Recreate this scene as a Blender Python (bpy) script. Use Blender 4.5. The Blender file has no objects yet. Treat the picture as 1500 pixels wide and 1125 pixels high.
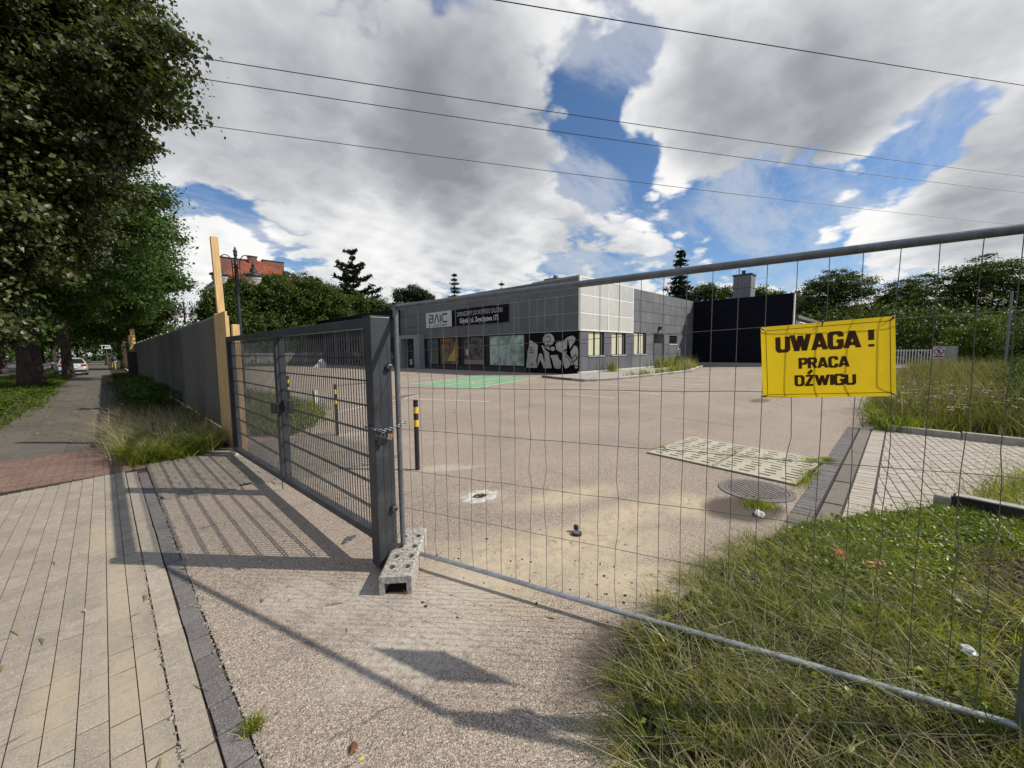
import bpy, bmesh, math, random
import numpy as np
from mathutils import Vector, Matrix
random.seed(7)
rng = np.random.default_rng(11)
S = bpy.context.scene
COL = S.collection

# ------------------------------------------------------------------ camera
cam_d = bpy.data.cameras.new("camera"); cam = bpy.data.objects.new("camera", cam_d); COL.objects.link(cam)
cam_d.sensor_width = 36.0; cam_d.lens = 582.8 / 1500 * 36; cam_d.clip_start = 0.05; cam_d.clip_end = 3000
R3 = Matrix(((0.69764045, 0.06670422, -0.71333607), (-0.71637514, 0.05074324, -0.69586764), (-0.01022032, 0.99648165, 0.08318578)))
cam.matrix_world = Matrix.Translation((0, 0, 1.7)) @ R3.to_4x4()
S.camera = cam

# ------------------------------------------------------------------ view, sun and sky
S.view_settings.view_transform = 'Standard'; S.view_settings.look = 'None'
S.view_settings.exposure = 0.0; S.view_settings.gamma = 1.0; S.view_settings.use_curve_mapping = False
SUN = Vector((0.74, -0.88, 1.0)).normalized()
sl = bpy.data.lights.new("sun", 'SUN'); sl.energy = 4.8; sl.angle = math.radians(0.53); sl.color = (1.0, 0.94, 0.84)
so = bpy.data.objects.new("sun", sl); COL.objects.link(so)
so.rotation_euler = SUN.to_track_quat('Z', 'Y').to_euler()

class NT:
    """small helper for writing node trees"""
    def __init__(s, tree): s.t = tree; s.n = tree.nodes; s.l = tree.links
    def new(s, ty, **kw):
        n = s.n.new(ty)
        for k, v in kw.items(): setattr(n, k, v)
        return n
    def put(s, sock, v):
        if hasattr(v, 'is_output') or isinstance(v, bpy.types.NodeSocket): s.l.new(v, sock)
        elif isinstance(v, (tuple, list)) and len(v) == 3 and sock.type == 'RGBA': sock.default_value = (*v, 1)
        else: sock.default_value = v
    def math(s, op, a, b=0.0, c=None, clamp=False):
        n = s.new('ShaderNodeMath', operation=op); n.use_clamp = clamp
        s.put(n.inputs[0], a); s.put(n.inputs[1], b)
        if c is not None: s.put(n.inputs[2], c)
        return n.outputs[0]
    def vmath(s, op, a, b=(0, 0, 0)):
        n = s.new('ShaderNodeVectorMath', operation=op); s.put(n.inputs[0], a); s.put(n.inputs[1], b)
        return n.outputs['Value'] if op in ('DOT_PRODUCT', 'LENGTH', 'DISTANCE') else n.outputs['Vector']
    def noise(s, vec, scale, detail=4, rough=0.5, dist=0.0, col=False):
        n = s.new('ShaderNodeTexNoise'); s.put(n.inputs['Vector'], vec)
        n.inputs['Scale'].default_value = scale; n.inputs['Detail'].default_value = detail
        n.inputs['Roughness'].default_value = rough; n.inputs['Distortion'].default_value = dist
        return n.outputs['Color' if col else 'Fac']
    def smooth(s, v, a, b, lo=0.0, hi=1.0):
        n = s.new('ShaderNodeMapRange', interpolation_type='SMOOTHSTEP'); s.put(n.inputs[0], v)
        for i, q in ((1, a), (2, b), (3, lo), (4, hi)): n.inputs[i].default_value = q
        return n.outputs[0]
    def mix(s, f, a, b, mode='MIX'):
        n = s.new('ShaderNodeMix', data_type='RGBA', blend_type=mode); s.put(n.inputs[0], f)
        s.put(n.inputs[6], a); s.put(n.inputs[7], b); return n.outputs[2]
    def ramp(s, f, stops, interp='LINEAR'):
        n = s.new('ShaderNodeValToRGB'); cr = n.color_ramp; cr.interpolation = interp
        while len(cr.elements) < len(stops): cr.elements.new(0.5)
        for e, (p, c) in zip(cr.elements, stops): e.position = p; e.color = (*c, 1)
        s.put(n.inputs[0], f); return n.outputs[0]

def PD(x, y):
    """the world direction a gaze at picture point (x, y) has"""
    c = Vector(((x - 750) / 582.8, (562.5 - y) / 582.8, -1)); return (R3 @ c).normalized()

W = bpy.data.worlds.new("World"); S.world = W; W.use_nodes = True
def build_sky():
    t = NT(W.node_tree); t.n.clear()
    out = t.new('ShaderNodeOutputWorld'); bg = t.new('ShaderNodeBackground'); bg.inputs[1].default_value = 0.1
    sky = t.new('ShaderNodeTexSky', sky_type='NISHITA'); sky.sun_disc = False
    sky.sun_elevation = math.asin(SUN.z); sky.sun_rotation = math.atan2(SUN.x, SUN.y)
    sky.air_density = 1.0; sky.dust_density = 0.4; sky.ozone_density = 2.5
    tc = t.new('ShaderNodeTexCoord'); d = tc.outputs['Generated']
    sep = t.new('ShaderNodeSeparateXYZ'); t.put(sep.inputs[0], d)
    zz = t.math('MAXIMUM', t.math('ADD', sep.outputs[2], 0.24), 0.05)
    px = t.math('DIVIDE', sep.outputs[0], zz); py = t.math('DIVIDE', sep.outputs[1], zz)
    cmb = t.new('ShaderNodeCombineXYZ'); t.put(cmb.inputs[0], px); t.put(cmb.inputs[1], py); cmb.inputs[2].default_value = 3.1
    p = cmb.outputs[0]
    def blob(x, y, r, w):
        dd = PD(x, y); dot = t.vmath('DOT_PRODUCT', t.vmath('NORMALIZE', d), tuple(dd))
        return t.smooth(dot, math.cos(math.radians(r)), 1.0, 0.0, w)
    def total(lst, base):
        v = base
        for b in lst: v = t.math('ADD', v, blob(*b))
        return v
    def puff(off):
        q = t.vmath('ADD', p, (4.2 + off[0], 1.7 + off[1], 0))
        f = t.noise(q, 2.4, 9, 0.57); g = t.noise(q, 4.2, 4, 0.5)
        return t.math('ADD', t.math('MULTIPLY', f, 0.95), t.math('MULTIPLY', t.math('ABSOLUTE', t.math('SUBTRACT', g, 0.5)), 1.3))
    fine = puff((0, 0)); toward = puff((0.045, -0.054))
    cov = total([(850, 225, 6.5, -0.24), (895, 240, 7, -0.24), (960, 262, 7, -0.20), (925, 95, 5, -0.26), (872, 150, 4, -0.22), (280, 320, 8, -0.30), (420, 345, 7, -0.22), (530, 385, 6, -.16),
                 (1340, 215, 7, -0.32), (1420, 195, 8, -0.22), (1120, 300, 8, -0.20), (1050, 335, 8, -0.20), (1190, 335, 7, -0.2), (1250, 265, 7, -.22),
                 (450, 170, 26, 0.22), (650, 300, 20, 0.20), (1130, 120, 18, 0.24), (940, 325, 7, 0.18), (330, 385, 6, 0.26), (1270, 310, 6, 0.26), (1460, 265, 8, .24), (1480, 330, 12, 0.22),
                 (560, 420, 8, 0.10), (430, 320, 6, 0.10), (980, 40, 10, .12), (760, 200, 10, .14), (1490, 60, 14, .28), (250, 60, 16, .2), (480, 290, 9, .12), (300, 400, 8, .3), (700, 330, 12, .14), (200, 250, 14, .2), (760, 40, 9, .22), (1240, 200, 8, .14), (1050, 190, 6, .12)], 0.07)
    dn = t.math('ADD', fine, cov)
    mask = t.smooth(dn, 0.585, 0.73)
    grey = total([(700, 190, 15, 0.40), (560, 110, 16, 0.22), (860, 350, 8, 0.26), (1130, 160, 12, 0.42), (1250, 110, 10, 0.14), (1460, 275, 8, 0.26), (350, 180, 14, .16), (620, 250, 9, .10),
                  (930, 290, 8, -0.26), (345, 385, 7, -0.40), (1230, 20, 12, -0.16), (850, 50, 9, -0.16), (1250, 310, 7, -0.25), (560, 345, 10, -0.16), (780, 300, 6, -0.16), (1450, 60, 12, .06)], 0.0)
    lit = t.math('SUBTRACT', fine, toward)
    th = t.math('ADD', t.math('ADD', t.math('MULTIPLY', t.math('SUBTRACT', dn, 0.78), 0.42), t.math('MULTIPLY', lit, -0.75)), grey)
    cc = t.ramp(t.math('ADD', th, 0.26), [(0.0, (9.9, 9.8, 9.7)), (0.2, (8.3, 8.35, 8.4)), (0.42, (6.1, 6.25, 6.5)), (0.68, (4.2, 4.35, 4.65)), (1.0, (2.8, 2.95, 3.25))])
    # thin high veil
    veil = t.noise(t.vmath('ADD', t.vmath('MULTIPLY', p, (1.0, 2.0, 1.0)), (9, 2, 0)), 1.6, 9, 0.62, 0.3)
    vm = t.math('MULTIPLY', t.smooth(veil, 0.40, 0.62), 0.62)
    base = t.mix(vm, t.mix(1.0, sky.outputs[0], (0.80, 0.98, 1.16), 'MULTIPLY'), (6.2, 6.5, 7.0))
    # towards the horizon the clouds close up
    hz = t.smooth(sep.outputs[2], 0.0, 0.12, 0.7, 0.0)
    m2 = t.math('MAXIMUM', mask, hz)
    # nothing bright below the horizon
    t.put(bg.inputs[0], t.mix(m2, base, cc)); t.l.new(bg.outputs[0], out.inputs[0])
build_sky()

# ------------------------------------------------------------------ materials
MATS = {}
def base_mat(name):
    m = bpy.data.materials.new(name); m.use_nodes = True; t = NT(m.node_tree); b = t.n['Principled BSDF']; return m, t, b
def objco(t):
    return t.new('ShaderNodeTexCoord').outputs['Object']
def worldco(t):
    return t.new('ShaderNodeNewGeometry').outputs['Position']
def bump(t, b, h, strength=0.3, dist=0.01):
    n = t.new('ShaderNodeBump'); n.inputs['Strength'].default_value = strength; n.inputs['Distance'].default_value = dist
    t.put(n.inputs['Height'], h); t.put(b.inputs['Normal'], n.outputs[0])

def mat(name, col, rough=0.7, metal=0.0, var=0.15, scale=6.0, bmp=0.15, spec=0.4, dirt=None, dirt_amt=0.4, fine=60):
    if name in MATS: return MATS[name]
    m, t, b = base_mat(name); p = worldco(t)
    n1 = t.noise(p, scale, 6, 0.6); n2 = t.noise(p, fine, 3, 0.6)
    f = t.math('ADD', t.math('MULTIPLY', n1, 0.65), t.math('MULTIPLY', n2, 0.35))
    lo = tuple(c * (1 - var) for c in col); hi = tuple(min(1, c * (1 + var)) for c in col)
    c = t.mix(t.smooth(f, 0.3, 0.7), lo, hi)
    if dirt: c = t.mix(t.math('MULTIPLY', t.smooth(t.noise(p, scale * 0.6, 8, 0.65, 0.4), 0.5, 0.68), dirt_amt), c, dirt)
    t.put(b.inputs['Base Color'], c); t.put(b.inputs['Roughness'], t.smooth(n1, 0.2, 0.8, max(0, rough - 0.08), min(1, rough + 0.08)))
    b.inputs['Metallic'].default_value = metal; b.inputs['Specular IOR Level'].default_value = spec
    if bmp: bump(t, b, n2, bmp, 0.004)
    MATS[name] = m; return m

def leaf_mat(name, cols, trans=0.35, rough=0.5, yellow=None, spec=0.18, patchy=0.0):
    if name in MATS: return MATS[name]
    m, t, b = base_mat(name)
    r = t.new('ShaderNodeNewGeometry').outputs['Random Per Island']
    k = len(cols); c = t.ramp(r, [(i / (k - 1), q) for i, q in enumerate(cols)])
    big = t.noise(worldco(t), 0.9, 3, 0.5)
    c = t.mix(t.smooth(big, 0.35, 0.7), t.mix(1.0, c, (0.72, 0.78, 0.75), 'MULTIPLY'), c)
    if patchy:
        pn = t.noise(worldco(t), patchy, 5, 0.65, 0.3); c = t.mix(1.0, c, t.ramp(pn, [(0.34, (0.42, 0.50, 0.40)), (0.5, (0.95, 1.0, 0.8)), (0.64, (1.5, 1.25, 1.0))]), 'MULTIPLY')
    t.put(b.inputs['Base Color'], c); b.inputs['Roughness'].default_value = rough; b.inputs['Specular IOR Level'].default_value = spec
    tr = t.new('ShaderNodeBsdfTranslucent'); t.put(tr.inputs[0], t.mix(1.0, c, (1.25, 1.35, 0.6), 'MULTIPLY'))
    mx = t.new('ShaderNodeMixShader'); mx.inputs[0].default_value = trans
    t.l.new(b.outputs[0], mx.inputs[1]); t.l.new(tr.outputs[0], mx.inputs[2])
    t.l.new(mx.outputs[0], t.n['Material Output'].inputs[0]); MATS[name] = m; return m

def patch(t, p, x, y, rx, ry, ang=0, soft=0.5, nz=3.0, amp=0.9):
    mp = t.new('ShaderNodeMapping', vector_type='TEXTURE'); t.put(mp.inputs[0], p)
    mp.inputs['Location'].default_value = (x, y, 0); mp.inputs['Rotation'].default_value = (0, 0, math.radians(ang)); mp.inputs['Scale'].default_value = (rx, ry, 1e3)
    ln = t.vmath('LENGTH', mp.outputs[0]); n = t.noise(p, nz, 8, 0.68)
    v = t.math('ADD', ln, t.math('MULTIPLY', t.math('SUBTRACT', n, 0.5), amp))
    return t.smooth(v, 1 - soft, 1 + soft * 0.3, 1.0, 0.0)

def aggregate_mat():
    m, t, b = base_mat('exposed_aggregate'); p = worldco(t)
    v = t.new('ShaderNodeTexVoronoi'); t.put(v.inputs['Vector'], p); v.inputs['Scale'].default_value = 200
    sp = t.new('ShaderNodeSeparateColor'); t.put(sp.inputs[0], v.outputs['Color'])
    c = t.ramp(sp.outputs[0], [(0.0, (0.10, 0.085, 0.072)), (0.2, (0.24, 0.192, 0.155)), (0.5, (0.345, 0.285, 0.232)), (0.8, (0.43, 0.36, 0.295)), (0.96, (0.64, 0.56, 0.47))])
    far = t.noise(p, 26, 5, 0.75)
    c = t.mix(1.0, c, t.ramp(far, [(0.3, (0.78, 0.77, 0.76)), (0.7, (1.14, 1.13, 1.12))]), 'MULTIPLY')
    lg = t.noise(p, 0.45, 5, 0.6, 0.5)
    c = t.mix(1.0, c, t.ramp(lg, [(0.3, (0.86, 0.85, 0.85)), (0.7, (1.08, 1.07, 1.04))]), 'MULTIPLY')
    # darker patches of old asphalt streaks
    st = t.noise(t.vmath('MULTIPLY', p, (1.0, 0.35, 1)), 1.3, 7, 0.65, 0.6)
    c = t.mix(t.smooth(st, 0.56, 0.72, 0, 0.3), c, (0.13, 0.11, 0.10))
    # loose sand and cement dust
    sandn = t.noise(p, 9, 8, 0.72)
    sand = None
    for a in [(2.75, 1.95, 1.15, 0.55, -28), (3.55, 1.95, 1.0, 0.35, -10), (2.15, 2.2, 0.75, 0.65, 0), (3.7, 2.7, 0.9, 0.3, -20), (4.35, 1.6, 0.5, 0.35, 0), (2.6, 1.35, 0.6, 0.35, -40)]:
        q = patch(t, p, *a, soft=0.75, nz=4.5, amp=1.0)
        sand = q if sand is None else t.math('MAXIMUM', sand, q)
    sand = t.math('MULTIPLY', sand, t.smooth(sandn, 0.32, 0.62, 0.25, 0.85))
    c = t.mix(sand, c, (0.56, 0.46, 0.31))
    pale = None
    for a in [(1.1, 2.55, 0.42, 0.36, 30), (1.55, 2.2, 0.5, 0.4, 0), (2.98, 3.46, 0.40, 0.24, -40), (3.35, 4.75, 0.42, 0.22, -30), (3.5, 4.55, 0.5, 0.12, -25), (1.2, 1.9, 0.6, 0.35, -20), (3.4, 8.1, 0.5, 0.3, 0), (2.5, 6.3, 0.5, 0.35, 20), (0.85, 2.95, .3, .3, 0)]:
        q = patch(t, p, *a, soft=0.7, nz=7, amp=1.1)
        pale = q if pale is None else t.math('MAXIMUM', pale, q)
    pale = t.math('MULTIPLY', pale, t.smooth(t.noise(p, 24, 6, 0.7), 0.36, 0.6, 0.15, 0.8))
    c = t.mix(pale, c, (0.50, 0.45, 0.37))
    damp = t.math('MAXIMUM', patch(t, p, 4.66, 1.12, 0.50, 0.36, -25, 0.3, 5, 0.5), patch(t, p, 1.95, 1.0, 0.55, 0.30, -10, 0.6, 6, 1.1))
    c = t.mix(t.math('MULTIPLY', damp, 0.86), c, (0.060, 0.046, 0.036))
    # hairline cracks and faint tyre marks
    ck = t.new('ShaderNodeTexVoronoi', feature='DISTANCE_TO_EDGE'); t.put(ck.inputs['Vector'], t.vmath('ADD', p, t.vmath('MULTIPLY', t.noise(p, 1.4, 5, 0.6, col=True), (0.9, 0.9, 0)))); ck.inputs['Scale'].default_value = 0.33
    ckm = t.math('MULTIPLY', t.smooth(ck.outputs['Distance'], 0.0, 0.005, 0.6, 0.0), t.smooth(t.noise(p, 0.6, 2), 0.45, 0.6)); c = t.mix(ckm, c, (0.07, 0.058, 0.05))
    wv = t.noise(t.vmath('MULTIPLY', p, (0.12, 1.5, 1)), 2.2, 4, 0.6, 0.4); c = t.mix(t.smooth(wv, 0.58, 0.70, 0, 0.22), c, (0.12, 0.10, 0.09))
    # oil spots far off
    for a in [(7.6, 13.4, 1.4, 0.35, 20), (14.8, 3.2, 0.7, 0.3, 0), (9.5, 21, 1.5, 0.5, 10)]:
        c = t.mix(t.math('MULTIPLY', patch(t, p, *a, soft=0.4, nz=2, amp=0.8), 0.6), c, (0.05, 0.045, 0.04))
    t.put(b.inputs['Base Color'], c); b.inputs['Roughness'].default_value = 0.85; b.inputs['Specular IOR Level'].default_value = 0.25
    hh = t.math('ADD', t.math('MULTIPLY', v.outputs['Distance'], -0.8), t.math('MULTIPLY', far, 0.5))
    bump(t, b, hh, 0.55, 0.006); MATS['agg'] = m; return m
AGG = aggregate_mat()

def paver_mat(name, col, speck, dust=None, dust_amt=0.6, var=0.2):
    m, t, b = base_mat(name); p = worldco(t)
    rnd = t.new('ShaderNodeObjectInfo').outputs['Random']; rni = t.new('ShaderNodeNewGeometry').outputs['Random Per Island']
    r = t.math('FRACT', t.math('ADD', rnd, rni))
    c = t.mix(r, tuple(x * (1 - var) for x in col), tuple(x * (1 + var) for x in col))
    n = t.noise(p, 190, 2, 0.6); c = t.mix(t.smooth(n, 0.54, 0.68, 0, 0.9), c, speck)
    n0 = t.noise(p, 85, 5, 0.75); c = t.mix(t.smooth(n0, 0.30, 0.55, 0.75, 0), c, tuple(x * 0.45 for x in col))
    n3 = t.noise(p, 14, 6, 0.7, 0.5); c = t.mix(t.smooth(n3, 0.35, 0.62, 0.35, 0), c, tuple(x * 0.55 for x in col))
    st = t.noise(p, 2.3, 7, 0.6, 0.4); c = t.mix(t.smooth(st, 0.5, 0.75, 0, 0.35), c, tuple(x * 0.62 for x in col))
    if dust:
        d = None
        for a in dust:
            q = patch(t, p, *a, soft=0.8, nz=6, amp=1.0); d = q if d is None else t.math('MAXIMUM', d, q)
        d = t.math('MULTIPLY', d, t.smooth(t.noise(p, 18, 6, 0.7), 0.3, 0.6, 0.35, dust_amt)); c = t.mix(d, c, (0.42, 0.345, 0.245))
    t.put(b.inputs['Base Color'], c); b.inputs['Roughness'].default_value = 0.88; b.inputs['Specular IOR Level'].default_value = 0.25
    bump(t, b, t.math('ADD', n, n0), 0.6, 0.003); MATS[name] = m; return m
DUST = [(-0.02, 2.75, 0.16, 0.55, 0), (-0.02, 3.9, 0.14, 0.8, 0), (-0.28, 2.9, 0.12, 0.5, 0), (0.02, 2.1, 0.1, 0.25, 0), (-0.1, 5.2, 0.14, 0.5, 0)]
M_PAV = paver_mat('beige_paver', (0.345, 0.295, 0.232), (0.58, 0.54, 0.46), DUST, 0.8, 0.13)
M_KSTR = paver_mat('kerb_slab_beige', (0.37, 0.315, 0.245), (0.6, 0.55, 0.47))
M_DARKP = paver_mat('dark_paver', (0.165, 0.150, 0.145), (0.42, 0.39, 0.36), None, 0, 0.18)
M_REDP = paver_mat('red_paver', (0.215, 0.135, 0.108), (0.36, 0.26, 0.21), None, 0, 0.2)
M_WALK = paver_mat('pavement_slab', (0.135, 0.118, 0.10), (0.26, 0.23, 0.20), None, 0, 0.16)
M_SLAB = paver_mat('grey_slab', (0.20, 0.175, 0.145), (0.34, 0.31, 0.27), None, 0, 0.14)
M_INTER = paver_mat('interlock_paver', (0.25, 0.215, 0.175), (0.42, 0.38, 0.33), None, 0, 0.14)
M_LIGHTP = paver_mat('light_paver', (0.47, 0.41, 0.335), (0.62, 0.57, 0.5), None, 0, 0.1)
M_PALE = paver_mat('pale_concrete_slab', (0.50, 0.45, 0.34), (0.62, 0.58, 0.5), None, 0, 0.06)
M_CONC = mat('concrete', (0.36, 0.33, 0.29), 0.85, var=0.25, scale=8, bmp=0.5, spec=0.2, dirt=(0.16, 0.13, 0.10))
M_CONCF = mat('foot_concrete', (0.36, 0.335, 0.30), 0.9, var=0.35, scale=30, bmp=1.0, spec=0.15, dirt=(0.22, 0.16, 0.10), dirt_amt=0.6)
M_CONCL = mat('pale_concrete', (0.50, 0.47, 0.42), 0.85, var=0.2, scale=14, bmp=0.6, spec=0.2, dirt=(0.30, 0.22, 0.13), dirt_amt=0.55)
M_JOINT = mat('joint_soil', (0.050, 0.041, 0.030), 0.95, var=0.5, scale=12, bmp=0.6, spec=0.1)
M_SOIL = mat('soil', (0.085, 0.062, 0.045), 0.95, var=0.5, scale=5, bmp=0.8, spec=0.1, dirt=(0.16, 0.125, 0.09))
M_TURF2 = mat('dark_turf_soil', (0.024, 0.022, 0.013), 0.95, var=0.6, scale=6, bmp=0.8, spec=0.1, dirt=(0.07, 0.055, 0.035))
M_TURF = mat('turf_soil', (0.055, 0.055, 0.028), 0.95, var=0.5, scale=3, bmp=0.6, spec=0.1, dirt=(0.11, 0.095, 0.05))
M_ROAD = mat('asphalt', (0.085, 0.083, 0.085), 0.85, var=0.2, scale=1.5, bmp=0.4, spec=0.3)
M_GATE = mat('anthracite_paint', (0.033, 0.036, 0.042), 0.42, var=0.16, scale=5, bmp=0.08, spec=0.5, dirt=(0.15, 0.14, 0.13), dirt_amt=0.25)
M_GALV = mat('galvanised_steel', (0.17, 0.18, 0.19), 0.42, 0.5, var=0.22, scale=14, bmp=0.1, dirt=(0.20, 0.16, 0.12), dirt_amt=0.3)
M_WIRE = mat('fence_wire', (0.13, 0.115, 0.10), 0.5, 0.3, var=0.3, scale=10, bmp=0, dirt=(0.14, 0.08, 0.05), dirt_amt=0.5)
M_BLACK = mat('black_paint', (0.018, 0.018, 0.019), 0.4, var=0.2, scale=8, bmp=0.05, spec=0.5)
M_YEL = mat('yellow_paint', (0.72, 0.46, 0.03), 0.45, var=0.08, scale=8, bmp=0.05)
M_WHITE = mat('white_paint', (0.62, 0.61, 0.58), 0.6, var=0.15, scale=6, bmp=0.1)
M_LINE = mat('road_paint', (0.56, 0.53, 0.46), 0.8, var=0.25, scale=2.5, bmp=0.3, dirt=(0.33, 0.27, 0.22), dirt_amt=0.8)
M_GREEN = mat('green_paint', (0.20, 0.37, 0.20), 0.8, var=0.2, scale=2, bmp=0.3, dirt=(0.26, 0.30, 0.20), dirt_amt=0.6)
M_WOOD = None
def wood_mat():
    m, t, b = base_mat('raw_timber'); p = objco(t)
    q = t.vmath('MULTIPLY', p, (22, 22, 1.2)); n = t.noise(q, 1.6, 6, 0.6, 1.2)
    c = t.ramp(n, [(0.3, (0.40, 0.235, 0.09)), (0.5, (0.60, 0.39, 0.17)), (0.7, (0.70, 0.49, 0.24))])
    k = t.noise(p, 3.0, 2, 0.5); c = t.mix(t.smooth(k, 0.66, 0.72, 0, 0.5), c, (0.25, 0.13, 0.05))
    t.put(b.inputs['Base Color'], c); b.inputs['Roughness'].default_value = 0.7; bump(t, b, n, 0.2, 0.003); return m
M_WOOD = wood_mat()
def bark_mat():
    m, t, b = base_mat('bark'); p = objco(t)
    n = t.noise(t.vmath('MULTIPLY', p, (1, 1, 0.22)), 9, 8, 0.7, 0.8)
    c = t.ramp(n, [(0.3, (0.018, 0.012, 0.009)), (0.55, (0.075, 0.055, 0.042)), (0.75, (0.14, 0.11, 0.085))])
    t.put(b.inputs['Base Color'], c); b.inputs['Roughness'].default_value = 0.95; b.inputs['Specular IOR Level'].default_value = 0.1
    bump(t, b, n, 1.0, 0.06); return m
M_BARK = bark_mat()
def streak_mat(name, lo, hi, rough=0.5, streak=(0.05, 0.05, 0.055), amt=0.6):
    m, t, b = base_mat(name); p = worldco(t)
    r = t.new('ShaderNodeObjectInfo').outputs['Random']
    c = t.mix(r, lo, hi)
    s = t.noise(t.vmath('MULTIPLY', p, (3.2, 3.2, 0.25)), 1.6, 7, 0.65, 0.3)
    c = t.mix(t.smooth(s, 0.48, 0.72, 0, amt), c, streak)
    l = t.noise(p, 0.8, 5, 0.6); c = t.mix(t.smooth(l, 0.4, 0.7, 0, 0.25), c, tuple(x * 1.5 for x in hi))
    t.put(b.inputs['Base Color'], c); b.inputs['Roughness'].default_value = rough; bump(t, b, l, 0.1, 0.01); return m
M_CLAD = streak_mat('grey_cladding', (0.115, 0.118, 0.125), (0.155, 0.158, 0.165), 0.55)
M_CLADD = streak_mat('dark_cladding', (0.030, 0.032, 0.040), (0.05, 0.052, 0.062), 0.5, (0.02, 0.02, 0.024), 0.5)
M_CLADB = streak_mat('base_cladding', (0.085, 0.085, 0.105), (0.115, 0.115, 0.135), 0.5)
M_MESHP = streak_mat('screen_panel', (0.40, 0.40, 0.375), (0.46, 0.455, 0.43), 0.6, (0.30, 0.30, 0.28), 0.3)
M_MESHD = streak_mat('facade_panel', (0.105, 0.112, 0.115), (0.14, 0.145, 0.15), 0.5, (0.11, 0.11, 0.115), 0.4)
M_FRAMEL = mat('light_profile', (0.74, 0.74, 0.69), 0.5, var=0.08, bmp=0)
M_NAVY = mat('navy_siding', (0.007, 0.008, 0.015), 0.7, var=0.3, scale=2, bmp=0.1, spec=0.12)
M_DARKF = mat('dark_window_frame', (0.02, 0.02, 0.022), 0.4, var=0.1, bmp=0)
M_ROOFG = mat('grey_roofing', (0.12, 0.12, 0.12), 0.8, var=0.2)
def glass_mat(name, col, rough=0.06):
    m, t, b = base_mat(name); n = t.noise(worldco(t), 0.9, 4, 0.6)
    t.put(b.inputs['Base Color'], t.mix(t.smooth(n, 0.35, 0.65), tuple(x * 0.5 for x in col), tuple(x * 1.4 for x in col)))
    b.inputs['Roughness'].default_value = rough; b.inputs['Specular IOR Level'].default_value = 0.7
    bump(t, b, n, 0.03, 0.05); return m
M_GLASS = glass_mat('dark_glass', (0.03, 0.03, 0.032)); M_BLIND = glass_mat('frosted_green_glass', (0.36, 0.46, 0.40), 0.25)
M_GBLUE = glass_mat('bluish_glass', (0.08, 0.11, 0.13), 0.1); M_CURT = mat('cream_blind', (0.50, 0.48, 0.33), 0.7, var=0.08, scale=3)
def poster_mat(name, cols, scale):
    m, t, b = base_mat(name); n = t.noise(t.vmath('MULTIPLY', worldco(t), (1, 1, 1.3)), scale, 5, 0.6, 1.0)
    k = len(cols); t.put(b.inputs['Base Color'], t.ramp(n, [(0.32 + 0.38 * i / (k - 1), c) for i, c in enumerate(cols)])); b.inputs['Roughness'].default_value = 0.25; return m
M_POST1 = poster_mat('warm_poster_print', [(0.03, 0.025, 0.02), (0.10, 0.075, 0.05), (0.26, 0.17, 0.09), (0.16, 0.06, 0.02), (0.04, 0.03, 0.02)], 0.8)
M_POST2 = poster_mat('dark_poster_print', [(0.03, 0.03, 0.03), (0.06, 0.055, 0.05), (0.16, 0.15, 0.15), (0.05, 0.04, 0.04)], 1.6)
def silver_mat():
    m, t, b = base_mat('silver_spray'); n = t.noise(t.vmath('MULTIPLY', worldco(t), (1, 4, 1)), 2.5, 6, 0.6)
    t.put(b.inputs['Base Color'], t.mix(t.smooth(n, 0.35, 0.7), (0.36, 0.345, 0.32), (0.52, 0.50, 0.47))); b.inputs['Roughness'].default_value = 0.6; return m
M_SILV = silver_mat()
M_SIGNW = mat('sign_white', (0.60, 0.62, 0.63), 0.4, var=0.05, bmp=0); M_SIGNB = mat('sign_black', (0.006, 0.006, 0.008), 0.7, var=0.1, bmp=0, spec=.12)
M_RED = mat('sign_red', (0.35, 0.015, 0.02), 0.45, var=0.1, bmp=0); M_PINKW = mat('pink_render', (0.60, 0.36, 0.27), 0.8, var=0.08, scale=2)
M_RUST = mat('brown_paint', (0.20, 0.10, 0.07), 0.6, var=0.2, bmp=0.1)
def ysign_mat(name, col):
    m, t, b = base_mat(name); p = worldco(t); n = t.noise(p, 14, 6, 0.6); c = t.mix(t.smooth(n, 0.3, 0.7), tuple(x * 0.93 for x in col), col)
    t.put(b.inputs['Base Color'], c); b.inputs['Roughness'].default_value = 0.35
    tr = t.new('ShaderNodeBsdfTranslucent'); t.put(tr.inputs[0], c); mx = t.new('ShaderNodeMixShader'); mx.inputs[0].default_value = 0.55
    t.l.new(b.outputs[0], mx.inputs[1]); t.l.new(tr.outputs[0], mx.inputs[2]); t.l.new(mx.outputs[0], t.n['Material Output'].inputs[0]); return m
M_YSIGN = ysign_mat('yellow_plastic', (0.93, 0.65, 0.015)); M_YTEXT = ysign_mat('dark_print', (0.07, 0.03, 0.008))

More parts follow.
